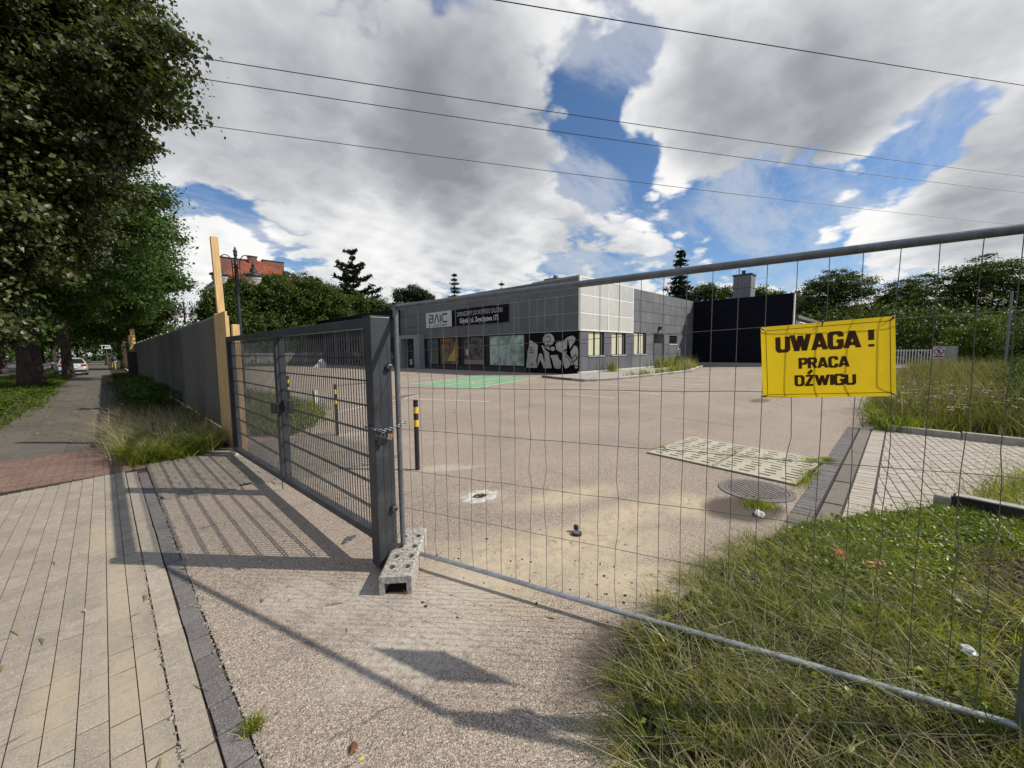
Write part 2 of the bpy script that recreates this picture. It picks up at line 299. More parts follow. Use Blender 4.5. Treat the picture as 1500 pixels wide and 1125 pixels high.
# ------------------------------------------------------------------ mesh helpers
def link(name, me, m, parent=None):
    o = bpy.data.objects.new(name, me); COL.objects.link(o)
    if m is not None and not me.materials:
        for q in (m if isinstance(m, (list, tuple)) else [m]): me.materials.append(q)
    if parent is not None: o.parent = parent
    return o
def tag(o, label=None, cat=None, group=None, kind=None):
    if label: o['label'] = label
    if cat: o['category'] = cat
    if group: o['group'] = group
    if kind: o['kind'] = kind
    return o
def thing(name, label, cat, loc=(0, 0, 0), group=None):
    o = bpy.data.objects.new(name, None); COL.objects.link(o); o.location = loc; o.empty_display_size = 0.1
    return tag(o, label, cat, group)
class MB:
    def __init__(s, off=(0, 0, 0)): s.v = []; s.f = []; s.mi = []; s.off = Vector(off); s.sm = False
    def add(s, vs, fs, mi=0):
        k = len(s.v); s.v += [Vector(q) - s.off for q in vs]; s.f += [tuple(i + k for i in f) for f in fs]; s.mi += [mi] * len(fs); return s
    def box(s, a, b, mi=0):
        (x0, y0, z0), (x1, y1, z1) = a, b
        if x0 > x1: x0, x1 = x1, x0
        if y0 > y1: y0, y1 = y1, y0
        if z0 > z1: z0, z1 = z1, z0
        return s.add([(x0, y0, z0), (x1, y0, z0), (x1, y1, z0), (x0, y1, z0), (x0, y0, z1), (x1, y0, z1), (x1, y1, z1), (x0, y1, z1)],
                     [(3, 2, 1, 0), (4, 5, 6, 7), (0, 1, 5, 4), (1, 2, 6, 5), (2, 3, 7, 6), (3, 0, 4, 7)], mi)
    def prism(s, poly, z0, z1, mi=0):
        n = len(poly); a = sum(poly[i][0] * poly[(i + 1) % n][1] - poly[(i + 1) % n][0] * poly[i][1] for i in range(n))
        if a < 0: poly = poly[::-1]
        vs = [(x, y, z0) for x, y in poly] + [(x, y, z1) for x, y in poly]
        return s.add(vs, [tuple(range(n))[::-1], tuple(range(n, 2 * n))] + [(i, (i + 1) % n, (i + 1) % n + n, i + n) for i in range(n)], mi)
    def tube(s, pts, r, n=8, mi=0, cap=True):
        pts = [Vector(p) for p in pts]; rs = r if isinstance(r, (list, tuple)) else [r] * len(pts); k = len(s.v); up = None; vs = []
        for i, p in enumerate(pts):
            d = (pts[min(i + 1, len(pts) - 1)] - pts[max(i - 1, 0)]).normalized()
            if up is None: up = Vector((0, 0, 1)) if abs(d.z) < 0.9 else Vector((1, 0, 0))
            a = d.cross(up).normalized(); bb = a.cross(d).normalized(); up = bb
            vs += [p + (a * math.cos(t) + bb * math.sin(t)) * rs[i] for t in (2 * math.pi * j / n for j in range(n))]
        fs = [(i * n + j, i * n + (j + 1) % n, (i + 1) * n + (j + 1) % n, (i + 1) * n + j) for i in range(len(pts) - 1) for j in range(n)]
        if cap: fs += [tuple(range(n))[::-1], tuple(range((len(pts) - 1) * n, len(pts) * n))]
        return s.add(vs, fs, mi)
    def lathe(s, prof, c, n=16, mi=0):
        vs = [(c[0] + r * math.cos(2 * math.pi * j / n), c[1] + r * math.sin(2 * math.pi * j / n), c[2] + z) for r, z in prof for j in range(n)]
        fs = [(i * n + j, i * n + (j + 1) % n, (i + 1) * n + (j + 1) % n, (i + 1) * n + j) for i in range(len(prof) - 1) for j in range(n)]
        fs += [tuple(range(n))[::-1], tuple(range((len(prof) - 1) * n, len(prof) * n))]; return s.add(vs, fs, mi)
    def xf(s, m):
        s.v = [m @ q for q in s.v]; return s
    def mesh(s, name):
        me = bpy.data.meshes.new(name); me.from_pydata([tuple(q) for q in s.v], [], s.f)
        if any(s.mi): me.polygons.foreach_set('material_index', s.mi)
        if s.sm: me.polygons.foreach_set('use_smooth', [True] * len(s.f))
        me.update(); return me
    def build(s, name, m, parent=None, bevel=0):
        o = link(name, s.mesh(name), m, parent)
        if bevel:
            bv = o.modifiers.new('edge', 'BEVEL'); bv.width = bevel; bv.segments = 2; bv.limit_method = 'ANGLE'
        return o
def smooth(mb): mb.sm = True; return mb
def np_mesh(name, V, F, m, parent=None, smooth_=False):
    V = np.asarray(V, np.float32); F = np.asarray(F, np.int32); k = F.shape[1]
    me = bpy.data.meshes.new(name); me.vertices.add(len(V)); me.vertices.foreach_set('co', V.ravel())
    me.loops.add(F.size); me.loops.foreach_set('vertex_index', F.ravel()); me.polygons.add(len(F))
    me.polygons.foreach_set('loop_start', np.arange(0, F.size, k, dtype=np.int32))
    me.update(calc_edges=True); return link(name, me, m, parent)
def text_mesh(name, s, size, m, parent, mat4, bold=0.0, sx=1.0, depth=0.001, align='CENTER'):
    cu = bpy.data.curves.new(name, 'FONT'); cu.body = s; cu.size = size; cu.align_x = align; cu.align_y = 'CENTER'; cu.extrude = depth; cu.offset = bold; cu.resolution_u = 3
    tmp = bpy.data.objects.new('t', cu); COL.objects.link(tmp); dg = bpy.context.evaluated_depsgraph_get(); dg.update()
    me = bpy.data.meshes.new_from_object(tmp.evaluated_get(dg)); bpy.data.objects.remove(tmp); bpy.data.curves.remove(cu)
    me.name = name; me.transform(mat4 @ Matrix.Diagonal((sx, 1, 1, 1))); me.materials.clear(); return link(name, me, m, parent)
def frame4(o, x, y):
    x = Vector(x).normalized(); y = Vector(y).normalized(); z = x.cross(y)
    return Matrix(((x.x, y.x, z.x, o[0]), (x.y, y.y, z.y, o[1]), (x.z, y.z, z.z, o[2]), (0, 0, 0, 1)))
def in_poly(P, poly):
    x, y = P[:, 0], P[:, 1]; r = np.zeros(len(P), bool); n = len(poly)
    for i in range(n):
        (x1, y1), (x2, y2) = poly[i], poly[(i + 1) % n]
        if y1 == y2: continue
        c = ((y1 > y) != (y2 > y)) & (x < (x2 - x1) * (y - y1) / (y2 - y1) + x1); r ^= c
    return r
def scatter(poly, n):
    a = np.array(poly); lo, hi = a.min(0), a.max(0); out = np.zeros((0, 2))
    while len(out) < n:
        P = rng.random((n * 2, 2)) * (hi - lo) + lo; out = np.vstack([out, P[in_poly(P, poly)]])
    return out[:n]
def sheet(name, poly, z, m, kind='structure', parent=None):
    mb = MB(); mb.add([(x, y, z) for x, y in poly], [tuple(range(len(poly)))]); me = mb.mesh(name)
    if me.polygons[0].normal.z < 0: me.flip_normals()
    o = link(name, me, m, parent)
    if kind: o['kind'] = kind
    return o
def clip_rect(poly, x0, x1, y0, y1):
    def cl(P, ax, v, keep_gt):
        o = []
        for i in range(len(P)):
            a, b = P[i - 1], P[i]; ia = (a[ax] >= v) == keep_gt; ib = (b[ax] >= v) == keep_gt
            if ia != ib:
                t = (v - a[ax]) / (b[ax] - a[ax]); o.append((a[0] + t * (b[0] - a[0]), a[1] + t * (b[1] - a[1])))
            if ib: o.append(b)
        return o
    for ax, v, g in ((0, x0, True), (0, x1, False), (1, y0, True), (1, y1, False)):
        poly = cl(poly, ax, v, g)
        if len(poly) < 3: return None
    return poly

# ------------------------------------------------------------------ ground sheets
sheet('ground', [(-900, -900), (900, -900), (900, 900), (-900, 900)], -0.06, M_TURF)
sheet('lot_surface', [(0.352, -6), (60, -6), (60, 64), (1.75, 64), (1.75, 8.6), (0.352, 7.75)], 0.0, AGG)
sheet('road', [(-22, -60), (-5.6, -60), (-5.6, 400), (-22, 400)], -0.03, M_ROAD)
for nm, x0, x1 in (('road_edge_line', -5.95, -5.8), ('road_centre_line', -11.2, -11.05)):
    sheet(nm, [(x0, -60), (x1, -60), (x1, 400), (x0, 400)], -0.024, M_LINE)
kb = MB(); kb.box((-5.6, -20, -0.06), (-5.42, 160, 0.06)); kb.build('road_kerb', M_CONC)['kind'] = 'structure'
sheet('paving_bed', [(-6.0, -5), (0.36, -5), (0.36, 8.35), (0.5, 8.7), (1.6, 8.7), (1.6, 64), (0.6, 160), (-1.95, 160), (-1.9, 10.7), (-6, 12.4)], -0.0065, M_JOINT)
sheet('far_pavement', [(-1.75, 40), (0.45, 40), (0.45, 160), (-2.2, 160)], 0.002, M_WALK)

def paver_field(name, rows, m, zt=0.0, near=300, bev=0.0015, gap=0.0040):
    """rows: list of (polygon, height offset). The 300 that show largest become parts, the rest one joined part"""
    root = bpy.data.objects.new(name, None); COL.objects.link(root); root['kind'] = 'structure'
    def key(pl):
        cx = sum(p[0] for p in pl) / len(pl); cy = sum(p[1] for p in pl) / len(pl)
        a = abs(sum(pl[i][0] * pl[(i + 1) % len(pl)][1] - pl[(i + 1) % len(pl)][0] * pl[i][1] for i in range(len(pl)))) / 2
        w = R3.transposed() @ Vector((cx, cy, -1.7)); z = -w.z
        if z < 0.5: return 0
        u, v = 750 + 582.8 * w.x / z, 562 - 582.8 * w.y / z
        if not (-30 < u < 1530 and v < 1180): return 1e-9 * a
        return a / z ** 3
    rows = sorted(rows, key=lambda q: -key(q))
    rest = MB()
    def cap(mb, pl, dz, tilt):
        n = len(pl); cx = sum(p[0] for p in pl) / n; cy = sum(p[1] for p in pl) / n
        if sum(pl[i][0] * pl[(i + 1) % n][1] - pl[(i + 1) % n][0] * pl[i][1] for i in range(n)) < 0: pl = pl[::-1]
        g = gap
        def sh(k):
            o = []
            for x, y in pl:
                dx, dy = x - cx, y - cy; L = math.hypot(dx, dy); o.append((x - dx / L * k, y - dy / L * k))
            return o
        a, b_ = sh(g), sh(g + bev * 1.5)
        z = zt + dz
        vs = [(x, y, -0.03) for x, y in a] + [(x, y, z - bev) for x, y in a] + [(x, y, z + tilt[0] * (x - cx) + tilt[1] * (y - cy)) for x, y in b_]
        fs = [tuple(range(2 * n, 3 * n))]
        for i in range(n):
            j = (i + 1) % n; fs += [(i, j, j + n, i + n), (i + n, j + n, j + 2 * n, i + 2 * n)]
        mb.add(vs, fs)
    for i, pl in enumerate(rows):
        dz = random.uniform(-0.0022, 0.0022); tl = (random.uniform(-.012, .012), random.uniform(-.012, .012))
        if i < near and key(pl) > 1e-6:
            mb = MB(); cap(mb, pl, dz, tl); mb.build('paver', m, root)
        else: cap(rest, pl, dz, tl)
    if rest.v: rest.build('paver_remainder', m, root)['kind'] = 'stuff'
    return root

def rowfield(x0, x1, y0, y1, w, L, stag=0.5, jx=0.004, jl=0.015):
    out = []; x = x0; k = 0
    while x < x1 - 0.01:
        xe = min(x + w, x1); y = y0 - random.random() * L * 0.5 - (L * stag if k % 2 else 0)
        while y < y1:
            l = L * (1 + random.uniform(-jl, jl)); a, b = max(y, y0), min(y + l, y1)
            if b - a > 0.04:
                sk = random.uniform(-jx, jx) * 0.5; out.append([(x, a), (xe, a + sk), (xe, b + sk), (x, b)])
            y += l
        x = xe; k += 1
    return out
# left driveway of long beige pavers, the slab strip and the dark stone edging
rows = []
xs = [0.118 - 0.105 * i for i in range(24)]
for i in range(23):
    x1, x0 = xs[i], xs[i + 1]; y = -0.2 - random.random() * 0.2
    yt = 8.05 - 0.30 * (0.1 - x0) * 0.8
    while y < yt:
        l = 0.205 * (1 + random.uniform(-0.02, 0.02)); b = min(y + l, yt)
        if b - y > 0.05:
            sk = random.uniform(-.003, .003); rows.append([(x0, y), (x1, y + sk), (x1, b + sk - .0022), (x0, b - .0022)])
        y += l
paver_field('driveway_paving', rows, M_PAV)
rows = []; y = -1.0
while y < 7.9:
    rows.append([(0.124, y), (0.234, y + 0.004), (0.234 + 0.002 * y * 0.3, min(y + 1.02, 7.9)), (0.124, min(y + 1.02, 7.9))]); y += 1.026
paver_field('edging_slab_strip', rows, M_KSTR, 0.003)
rows = []; y = 0.2
while y < 7.7:
    l = 0.205 + random.uniform(-.008, .008); dx = random.uniform(-.004, .004); rows.append([(0.243 + dx, y), (0.343 + dx, y + 0.004), (0.343 + dx, y + l), (0.243 + dx, y + l)]); y += l + 0.004
paver_field('dark_stone_edging', rows, M_DARKP, 0.002)
# red brick band across the pavement
rows = []; y = 8.06; k = 0
while y < 10.3:
    x = -6.0 - (0.1 if k % 2 else 0)
    while x < 0.46:
        sl_ = 0.0; a, b = x, min(x + 0.2, 0.46)
        if b - a > .04:
            f = lambda q: 0.24 * -0.0 + (0.34 if q < 0 else 0.34) * (-q) * 0.22
            rows.append([(a, y + f(a) * -1.0 + 0.0), (b, y + f(b) * -1.0), (b, y + 0.1 - f(b)), (a, y + 0.1 - f(a))])
        x += 0.2
    y += 0.1; k += 1
rows = [[(px, py + 0) for px, py in r] for r in rows]
paver_field('red_brick_band', rows, M_REDP, 0.001)
# concrete slabs of the pavement
rows = []
for i, (a, b) in enumerate(((-1.75, -1.17), (-1.17, -0.58), (-0.58, 0.02), (0.02, 0.6))):
    y = 10.25 + 0.03 * i + (0 if i < 3 else .2)
    while y < 40:
        l = 0.9 if random.random() < .75 else 1.3
        rows.append([(a, y), (b, y + 0.02), (b, y + l), (a, y + l)]); y += l
paver_field('pavement_slabs', rows, M_WALK, 0.002)
# interlocking grey stones between band and gate
rows = []
def hexa(x, y, w=0.132, h=0.205, c=0.028): return [(x, y + c), (x + w / 2, y), (x + w, y + c), (x + w, y + h - c), (x + w / 2, y + h), (x, y + h - c)]
j = 0; y = 5.7
while y < 8.6:
    x = 0.26 + (0.066 if j % 2 else 0)
    while x < 3.2:
        near_edge = 5.95 - 0.25 * (x - 0.36) + 0.12 * math.sin(x * 7)
        if x > 0.23 and y > near_edge:
            hq = clip_rect(hexa(x, y), 0.353, 9, 0, 99)
            if hq and max(q[0] for q in hq) - 0.353 > 0.03: rows.append(hq)
        x += 0.132
    y += 0.177; j += 1
sheet('interlock_bed', [(0.36, 6.15), (3.1, 5.6), (3.1, 8.75), (0.36, 8.75)], 0.003, M_JOINT)
paver_field('interlocking_paving', [r for r in rows], M_INTER, 0.010)

# right side: dark brick gutter, flat kerb slabs, light brick strip, light paving
sheet('right_paving_bed', [(3.2, 0.74), (11.05, 0.66), (11.0, -3.2), (4.0, -4)], 0.0055, mat('dark_joint', (0.045, 0.038, 0.028), .95, var=.4, scale=8))
rows = []; x = 3.3
while x < 10.95:
    rows.append([(x, 0.545), (x + 0.1, 0.545), (x + 0.1, 0.735), (x, 0.735)]); x += 0.104
paver_field('brick_gutter', rows, M_DARKP, 0.009, gap=.007)
rows = []; x = 3.4
while x < 10.95:
    rows.append([(x, 0.36), (min(x + 0.98, 10.95), 0.36), (min(x + 0.98, 10.95), 0.515), (x, 0.515)]); x += 0.99
paver_field('flat_kerb', rows, M_SLAB, 0.022)
rows = []; x = 3.5
while x < 10.95:
    rows.append([(x, 0.14), (x + 0.1, 0.14), (x + 0.1, 0.345), (x, 0.345)]); x += 0.104
paver_field('light_brick_strip', rows, M_LIGHTP, 0.010, gap=.008)
rows = []; c8, s8 = math.cos(math.radians(8)), math.sin(math.radians(8))
k = 0; v = -5.0
while v < 1.2:
    u = 3.5 + (0.1 if k % 2 else 0)
    while u < 12.5:
        P = [(u, v), (u + 0.2, v), (u + 0.2, v + 0.105), (u, v + 0.105)]
        Q = clip_rect([(a * c8 - b * s8, a * s8 + b * c8 - 0.9) for a, b in P], 3.9, 10.92 , -3.0, 0.125)
        if Q and len(Q) >= 3: rows.append(Q)
        u += 0.2
    v += 0.105; k += 1
rows = [r for r in rows if abs(sum(r[i][0] * r[(i + 1) % len(r)][1] - r[(i + 1) % len(r)][0] * r[i][1] for i in range(len(r)))) > 0.004]
paver_field('light_paving', rows, M_LIGHTP, 0.010, gap=.010)
# pebbles in the joint by the dark edging
def pebbles(name, pts, smin, smax, m, parent=None, z=0.0):
    ico = [(0, 0, 1), (.9, 0, .3), (.28, .85, .3), (-.72, .52, .3), (-.72, -.52, .3), (.28, -.85, .3), (.7, .5, -.5), (-.3, .8, -.5), (-.9, 0, -.5), (-.3, -.8, -.5), (.7, -.5, -.5)]
    tf = [(0, 1, 2), (0, 2, 3), (0, 3, 4), (0, 4, 5), (0, 5, 1), (1, 6, 2), (2, 7, 3), (3, 8, 4), (4, 9, 5), (5, 10, 1), (2, 6, 7), (3, 7, 8), (4, 8, 9), (5, 9, 10), (1, 10, 6)]
    n = len(pts); base = np.array(ico); s = smin + (smax - smin) * rng.random((n, 1, 1)) ** 2.5
    sc = s * (0.6 + 0.7 * rng.random((n, 1, 3))); sc[:, :, 2] *= 0.6
    V = base[None] * sc * (0.85 + .3 * rng.random((n, 11, 1))); a = rng.random(n) * 6.28
    x = V[:, :, 0] * np.cos(a)[:, None] - V[:, :, 1] * np.sin(a)[:, None]; y = V[:, :, 0] * np.sin(a)[:, None] + V[:, :, 1] * np.cos(a)[:, None]
    V[:, :, 0] = x + pts[:, :1]; V[:, :, 1] = y + pts[:, 1:2]; V[:, :, 2] += z + s[:, :, 0] * .15
    F = (np.array(tf)[None] + 11 * np.arange(n)[:, None, None]).reshape(-1, 3)
    return np_mesh(name, V.reshape(-1, 3), F, m, parent)
M_PEB = paver_mat('pebble', (0.27, 0.24, 0.20), (0.45, 0.42, 0.37), None, 0, 0.55)
P = np.column_stack([0.352 + 0.014 * rng.standard_normal(1100), 0.6 + 6.2 * rng.random(1100)]); P2 = np.column_stack([0.121 + 0.005 * rng.standard_normal(400), 0.6 + 4 * rng.random(400)])
tag(pebbles('joint_gravel', np.vstack([P, P2]), 0.003, 0.012, M_PEB), 'fine gravel lying in the joint beside the dark stone edging', 'gravel', kind='stuff')
P = scatter([(0.4, 0.8), (1.6, 0.7), (3.9, 0.9), (4.6, 1.6), (3.5, 5), (1.5, 5.5), (.4, 5.5)], 420)
tag(pebbles('loose_grit', P, 0.0025, 0.011, M_PEB), 'loose grit and crumbs scattered on the aggregate drive', 'grit', kind='stuff')
P = np.vstack([scatter([(1.2, 2.0), (2.3, 1.5), (2.4, 2.6), (1.9, 2.9)], 60), scatter([(2.0, 1.2), (2.9, 1.0), (2.6, 1.9)], 50)])
M_CLOD = mat('dark_clod', (0.05, 0.035, 0.025), 0.9, var=0.4)
tag(pebbles('soil_crumbs', P, 0.004, 0.014, M_CLOD), 'dark soil crumbs scattered around the concrete foot', 'crumbs', kind='stuff')

# ------------------------------------------------------------------ markings on the lot
def strip(name, a, b, w, m=M_LINE, z=0.004):
    a, b = Vector(a), Vector(b); d = (b - a).normalized(); n = Vector((-d.y, d.x)) * w / 2
    return sheet(name, [tuple(a + n), tuple(a - n), tuple(b - n), tuple(b + n)], z, m)
for i, x in enumerate((12.4, 14.7, 17.1, 19.8, 22.3, 24.8, 27.3, 29.8)):
    strip('bay_line', (x, 6.5 if i else 7.1), (x + 0.25, 9.4 if i == 0 else 11.0), 0.11)
strip('bay_line', (30.1, 6.6), (33.4, 9.2), 0.12)
gp = [(11.4, 13.8), (18.9, 16.0), (18.1, 21.0), (11.2, 18.3)]
sheet('green_bay', gp, 0.004, M_GREEN)
for k in range(-2, 5):
    o_ = 2.3 * k; strip('bay_line', (11.35 + (0 if k < 0 else -0.04 * k), 13.8 + o_ + (0.0)), (18.85 - .1 * k, 16.0 + o_ + .2), 0.13, z=0.008) if k >= 0 else None
for k in (0, 1):   # wheelchair pictograms, simple shapes, on the two green bays
    cx, cy = 14.0, 16.0 + 2.2 * k
    mb = MB(); ring = [(cx + .42 * math.cos(a), cy + .42 * math.sin(a)) for a in [i * math.pi / 10 for i in range(4, 19)]]
    for p_, q_ in zip(ring, ring[1:]):
        d = Vector((q_[0] - p_[0], q_[1] - p_[1])).normalized(); n = Vector((-d.y, d.x)) * .07
        mb.add([(p_[0] + n.x, p_[1] + n.y, .009), (p_[0] - n.x, p_[1] - n.y, .009), (q_[0] - n.x, q_[1] - n.y, .009), (q_[0] + n.x, q_[1] + n.y, .009)], [(0, 1, 2, 3)])
    mb.add([(cx - .1, cy + .1, .009), (cx + .1, cy + .1, .009), (cx + .1, cy + .8, .009), (cx - .1, cy + .8, .009)], [(0, 1, 2, 3)])
    mb.add([(cx + .1, cy + .1, .009), (cx + .6, cy - .4, .009), (cx + .7, cy - .3, .009), (cx + .1, cy + .3, .009)], [(0, 1, 2, 3)])
    mb.build('wheelchair_marking', M_LINE)['kind'] = 'structure'
strip('bay_line', (3.6, 21.5), (9.0, 9.8), 0.12); strip('bay_line', (4.6, 11.5), (8.6, 13.5), 0.1); strip('bay_line', (5.5, 25.5), (10.2, 24), 0.12)

# four pale slotted slabs
A4 = [(6.13, 2.90), (7.80, 2.82), (7.50, 0.74), (5.86, 0.84)]
def bil(u, v):
    return (A4[0][0] * (1 - u) * (1 - v) + A4[1][0] * u * (1 - v) + A4[2][0] * u * v + A4[3][0] * (1 - u) * v, A4[0][1] * (1 - u) * (1 - v) + A4[1][1] * u * (1 - v) + A4[2][1] * u * v + A4[3][1] * (1 - u) * v)
sheet('slab_bed', [bil(-.01, -.01), bil(1.01, -.01), bil(1.01, 1.01), bil(-.01, 1.01)], 0.003, M_JOINT)
slabs = thing('slotted_slabs', 'four pale concrete slabs with rows of drainage slots set in the lot', 'paving slabs', (6.8, 1.8, 0))
for i in range(2):
    for j in range(2):
        mb = MB((6.8, 1.8, 0)); NU, NV = 6, 4; u0, v0 = i * .5 + .008, j * .5 + .006; du, dv = .484, .488
        def q(a, b_): x_, y_ = bil(u0 + du * a, v0 + dv * b_); return (x_, y_)
        us = [0]
        for k in range(NU - 1): us += [(k + 1) / NU - .030, (k + 1) / NU + .030]
        us.append(1); z = .022
        for k in range(len(us) - 1):
            if k % 2 == 0: mb.prism([q(us[k], 0), q(us[k + 1], 0), q(us[k + 1], 1), q(us[k], 1)], -.02, z)
            else:
                off = .03 if (k // 2) % 2 else 0
                vs_ = [0, .06 + off]
                for w_ in range(NV - 1): vs_ += [(w_ + 1) / NV - .055 + off, (w_ + 1) / NV + .055 + off]
                vs_ += [min(.94 + off, .99), 1]
                for w_ in range(0, len(vs_) - 1, 2): mb.prism([q(us[k], vs_[w_]), q(us[k + 1], vs_[w_]), q(us[k + 1], vs_[w_ + 1]), q(us[k], vs_[w_ + 1])], -.02, z)
        mb.build('slab', M_PALE, slabs)
# round drain grate
g = thing('drain_grate', 'round iron drain grate set in the lot between slotted slabs and damp patch', 'drain', (5.36, 1.16, 0))
M_IRON = mat('cast_iron', (0.20, 0.175, 0.155), 0.6, 0.3, var=0.25, scale=20, bmp=.3)
mb = MB((5.36, 1.16, 0)); n = 40
def ringm(mb, cx, cy, r0, r1, z0, z1):
    vs = []; fs = []
    for i in range(n):
        a = 2 * math.pi * i / n; c, s = math.cos(a), math.sin(a); vs += [(cx + r0 * c, cy + r0 * s, z1), (cx + r1 * c, cy + r1 * s, z1), (cx + r1 * c, cy + r1 * s, z0), (cx + r0 * c, cy + r0 * s, z0)]
    for i in range(n):
        j = (i + 1) % n
        for k in range(4): fs.append((i * 4 + k, i * 4 + (k + 1) % 4, j * 4 + (k + 1) % 4, j * 4 + k))
    mb.add(vs, fs)
ringm(mb, 5.36, 1.16, .335, .40, -.01, .010); ringm(mb, 5.36, 1.16, .29, .325, -.01, .008); mb.build('rim', M_IRON, g)
sheet('pit', [(5.36 + .33 * math.cos(i * math.pi / 16), 1.16 + .33 * math.sin(i * math.pi / 16)) for i in range(32)], 0.0035, M_BLACK, None, g).location = (-5.36, -1.16, 0)
for i in range(-5, 6):
    off = i * .052; h = math.sqrt(max(0, .29 ** 2 - off ** 2)); ang = math.radians(50)
    mb = MB((5.36, 1.16, 0)); d = Vector((math.cos(ang), math.sin(ang), 0)); e = Vector((-d.y, d.x, 0)); c = Vector((5.36, 1.16, 0)) + e * off
    mb.prism([tuple((c + d * h + e * .018)[:2]), tuple((c + d * h - e * .018)[:2]), tuple((c - d * h - e * .018)[:2]), tuple((c - d * h + e * .018)[:2])], .004, .012); mb.build('grate_bar', M_IRON, g)
# broken out post hole
h = thing('post_hole', 'broken post hole with crumbled pale concrete rim in the open lot', 'hole', (2.98, 3.46, 0))
mb = MB((2.98, 3.46, 0)); nn = 22; vs = []
for k, (rr, zz_) in enumerate(((.22, .002), (.15, .014), (.10, .012), (.085, .004))):
    for i in range(nn):
        a = 2 * math.pi * i / nn; r_ = rr * (1 + random.uniform(-.16, .16)); vs.append((2.98 + r_ * math.cos(a) * 1.05, 3.46 + r_ * math.sin(a) * .8, zz_ + (random.uniform(-.003, .004) if 0 < k < 3 else 0)))
mb.add(vs, [(k * nn + i, k * nn + (i + 1) % nn, (k + 1) * nn + (i + 1) % nn, (k + 1) * nn + i) for k in range(3) for i in range(nn)]); mb.build('concrete_rim', M_CONCL, h)
sheet('hole_floor', [(.09 * math.cos(i * .4), .072 * math.sin(i * .4)) for i in range(16)], 0.0045, M_JOINT, None, h)
tag(pebbles('concrete_crumbs', np.column_stack([2.98 + .17 * rng.standard_normal(60), 3.46 + .13 * rng.standard_normal(60)]), .004, .016, M_CONCL), 'pale concrete crumbs lying around the open post hole', 'rubble', kind='stuff')

# ------------------------------------------------------------------ showroom building
BX, BY = 22.88, 15.85
bd = thing('showroom_building', 'closed grey single-storey car showroom with panelled facade and empty windows', 'building', (BX, BY, 0))
BO = (BX, BY, 0)
def part(name, m, a, b, parent=bd, bev=0):
    return MB(BO).box(a, b).build(name, m, parent, bev)
part('wall', M_CLADB, (BX + .12, BY + .12, 0), (43.7, 39.2, 6.55))
part('roof', M_ROOFG, (BX + .02, BY + .02, 6.55), (43.8, 39.25, 6.66))
mb = MB(BO)
for a, b in (((BX - .03, BY - .03, 6.66), (BX + .2, 20.1, 6.78)), ((BX - .02, 20.1, 6.66), (BX + .2, 39.2, 6.72)), ((BX + .2, BY - .03, 6.66), (30.45, BY + .2, 6.78)), ((30.45, BY + .06, 6.60), (43.7, BY + .2, 6.68))): mb.box(a, b)
mb.build('parapet_cap', M_FRAMEL if False else mat('grey_flashing', (0.30, 0.31, 0.31), .45, var=.1, bmp=0), bd)
# the low black band under the street facade and its posts
part('plinth', M_CONCL, (BX - .02, BY - .04, 0), (43.5, BY + .12, 0.22))
part('dark_band', M_SIGNB, (BX + .02, BY + .05, 0.05), (BX + .12, 20.7, 3.05))
part('street_plinth', mat('dark_plinth', (0.05, 0.05, 0.06), .7), (BX + .0, 20.7, 0), (BX + .12, 39.2, 0.40))
part('wall_band', M_DARKF, (BX + .06, 20.7, 0.40), (BX + .14, 39.2, 3.05))
# facade panels on the street side, three rows
zr = [(3.07, 4.24), (4.27, 5.46), (5.49, 6.66)]
y = BY + .02; k = 0
while y < 39.0:
    w = 1.86 if y < 24 else 2.5
    for (z0, z1) in zr: part('facade_panel', M_MESHD, (BX - .03, y + .012, z0), (BX + .08, min(y + w, 39.2) - .012, z1))
    y += w
part('corner_profile', M_FRAMEL, (BX - .045, BY - .045, 3.05), (BX + .03, BY + .03, 6.70))
mb = MB(BO)
for z in (4.255, 5.475): mb.box((BX - .036, BY + .05, z - .012), (BX - .028, 24.4, z + .012))
for yy in (17.73, 19.59, 21.46): mb.box((BX - .038, yy - .012, 3.1), (BX - .031, yy + .012, 5.45))
mb.box((BX - .05, BY, 3.03), (BX + .06, 39.2, 3.066)); mb.build('facade_joint', mat('profile_grey', (0.42, 0.42, 0.41), .5, bmp=0), bd)
# screen panels round the corner, lit by the sun
for i, (a, b) in enumerate(((BX + .03, 26.55), (26.65, 30.4))):
    for (z0, z1) in zr:
        part('screen_panel', M_MESHP, (a + .05, BY - .06, z0 + .05), (b - .05, BY + .06, z1 - .03))
mb = MB(BO)
for z in (3.08, 4.25, 5.48, 6.69): mb.box((BX, BY - .07, z - .045), (30.42, BY - .02, z + .045))
for x in (BX + .03, 26.6, 30.4): mb.box((x - .06, BY - .074, 3.06), (x + .06, BY - .02, 6.72))
mb.build('screen_frame', M_FRAMEL, bd)
for xx in (24.75, 28.5):
    part('screen_frame', M_FRAMEL, (xx - .02, BY - .066, 3.1), (xx + .02, BY - .02, 6.66))
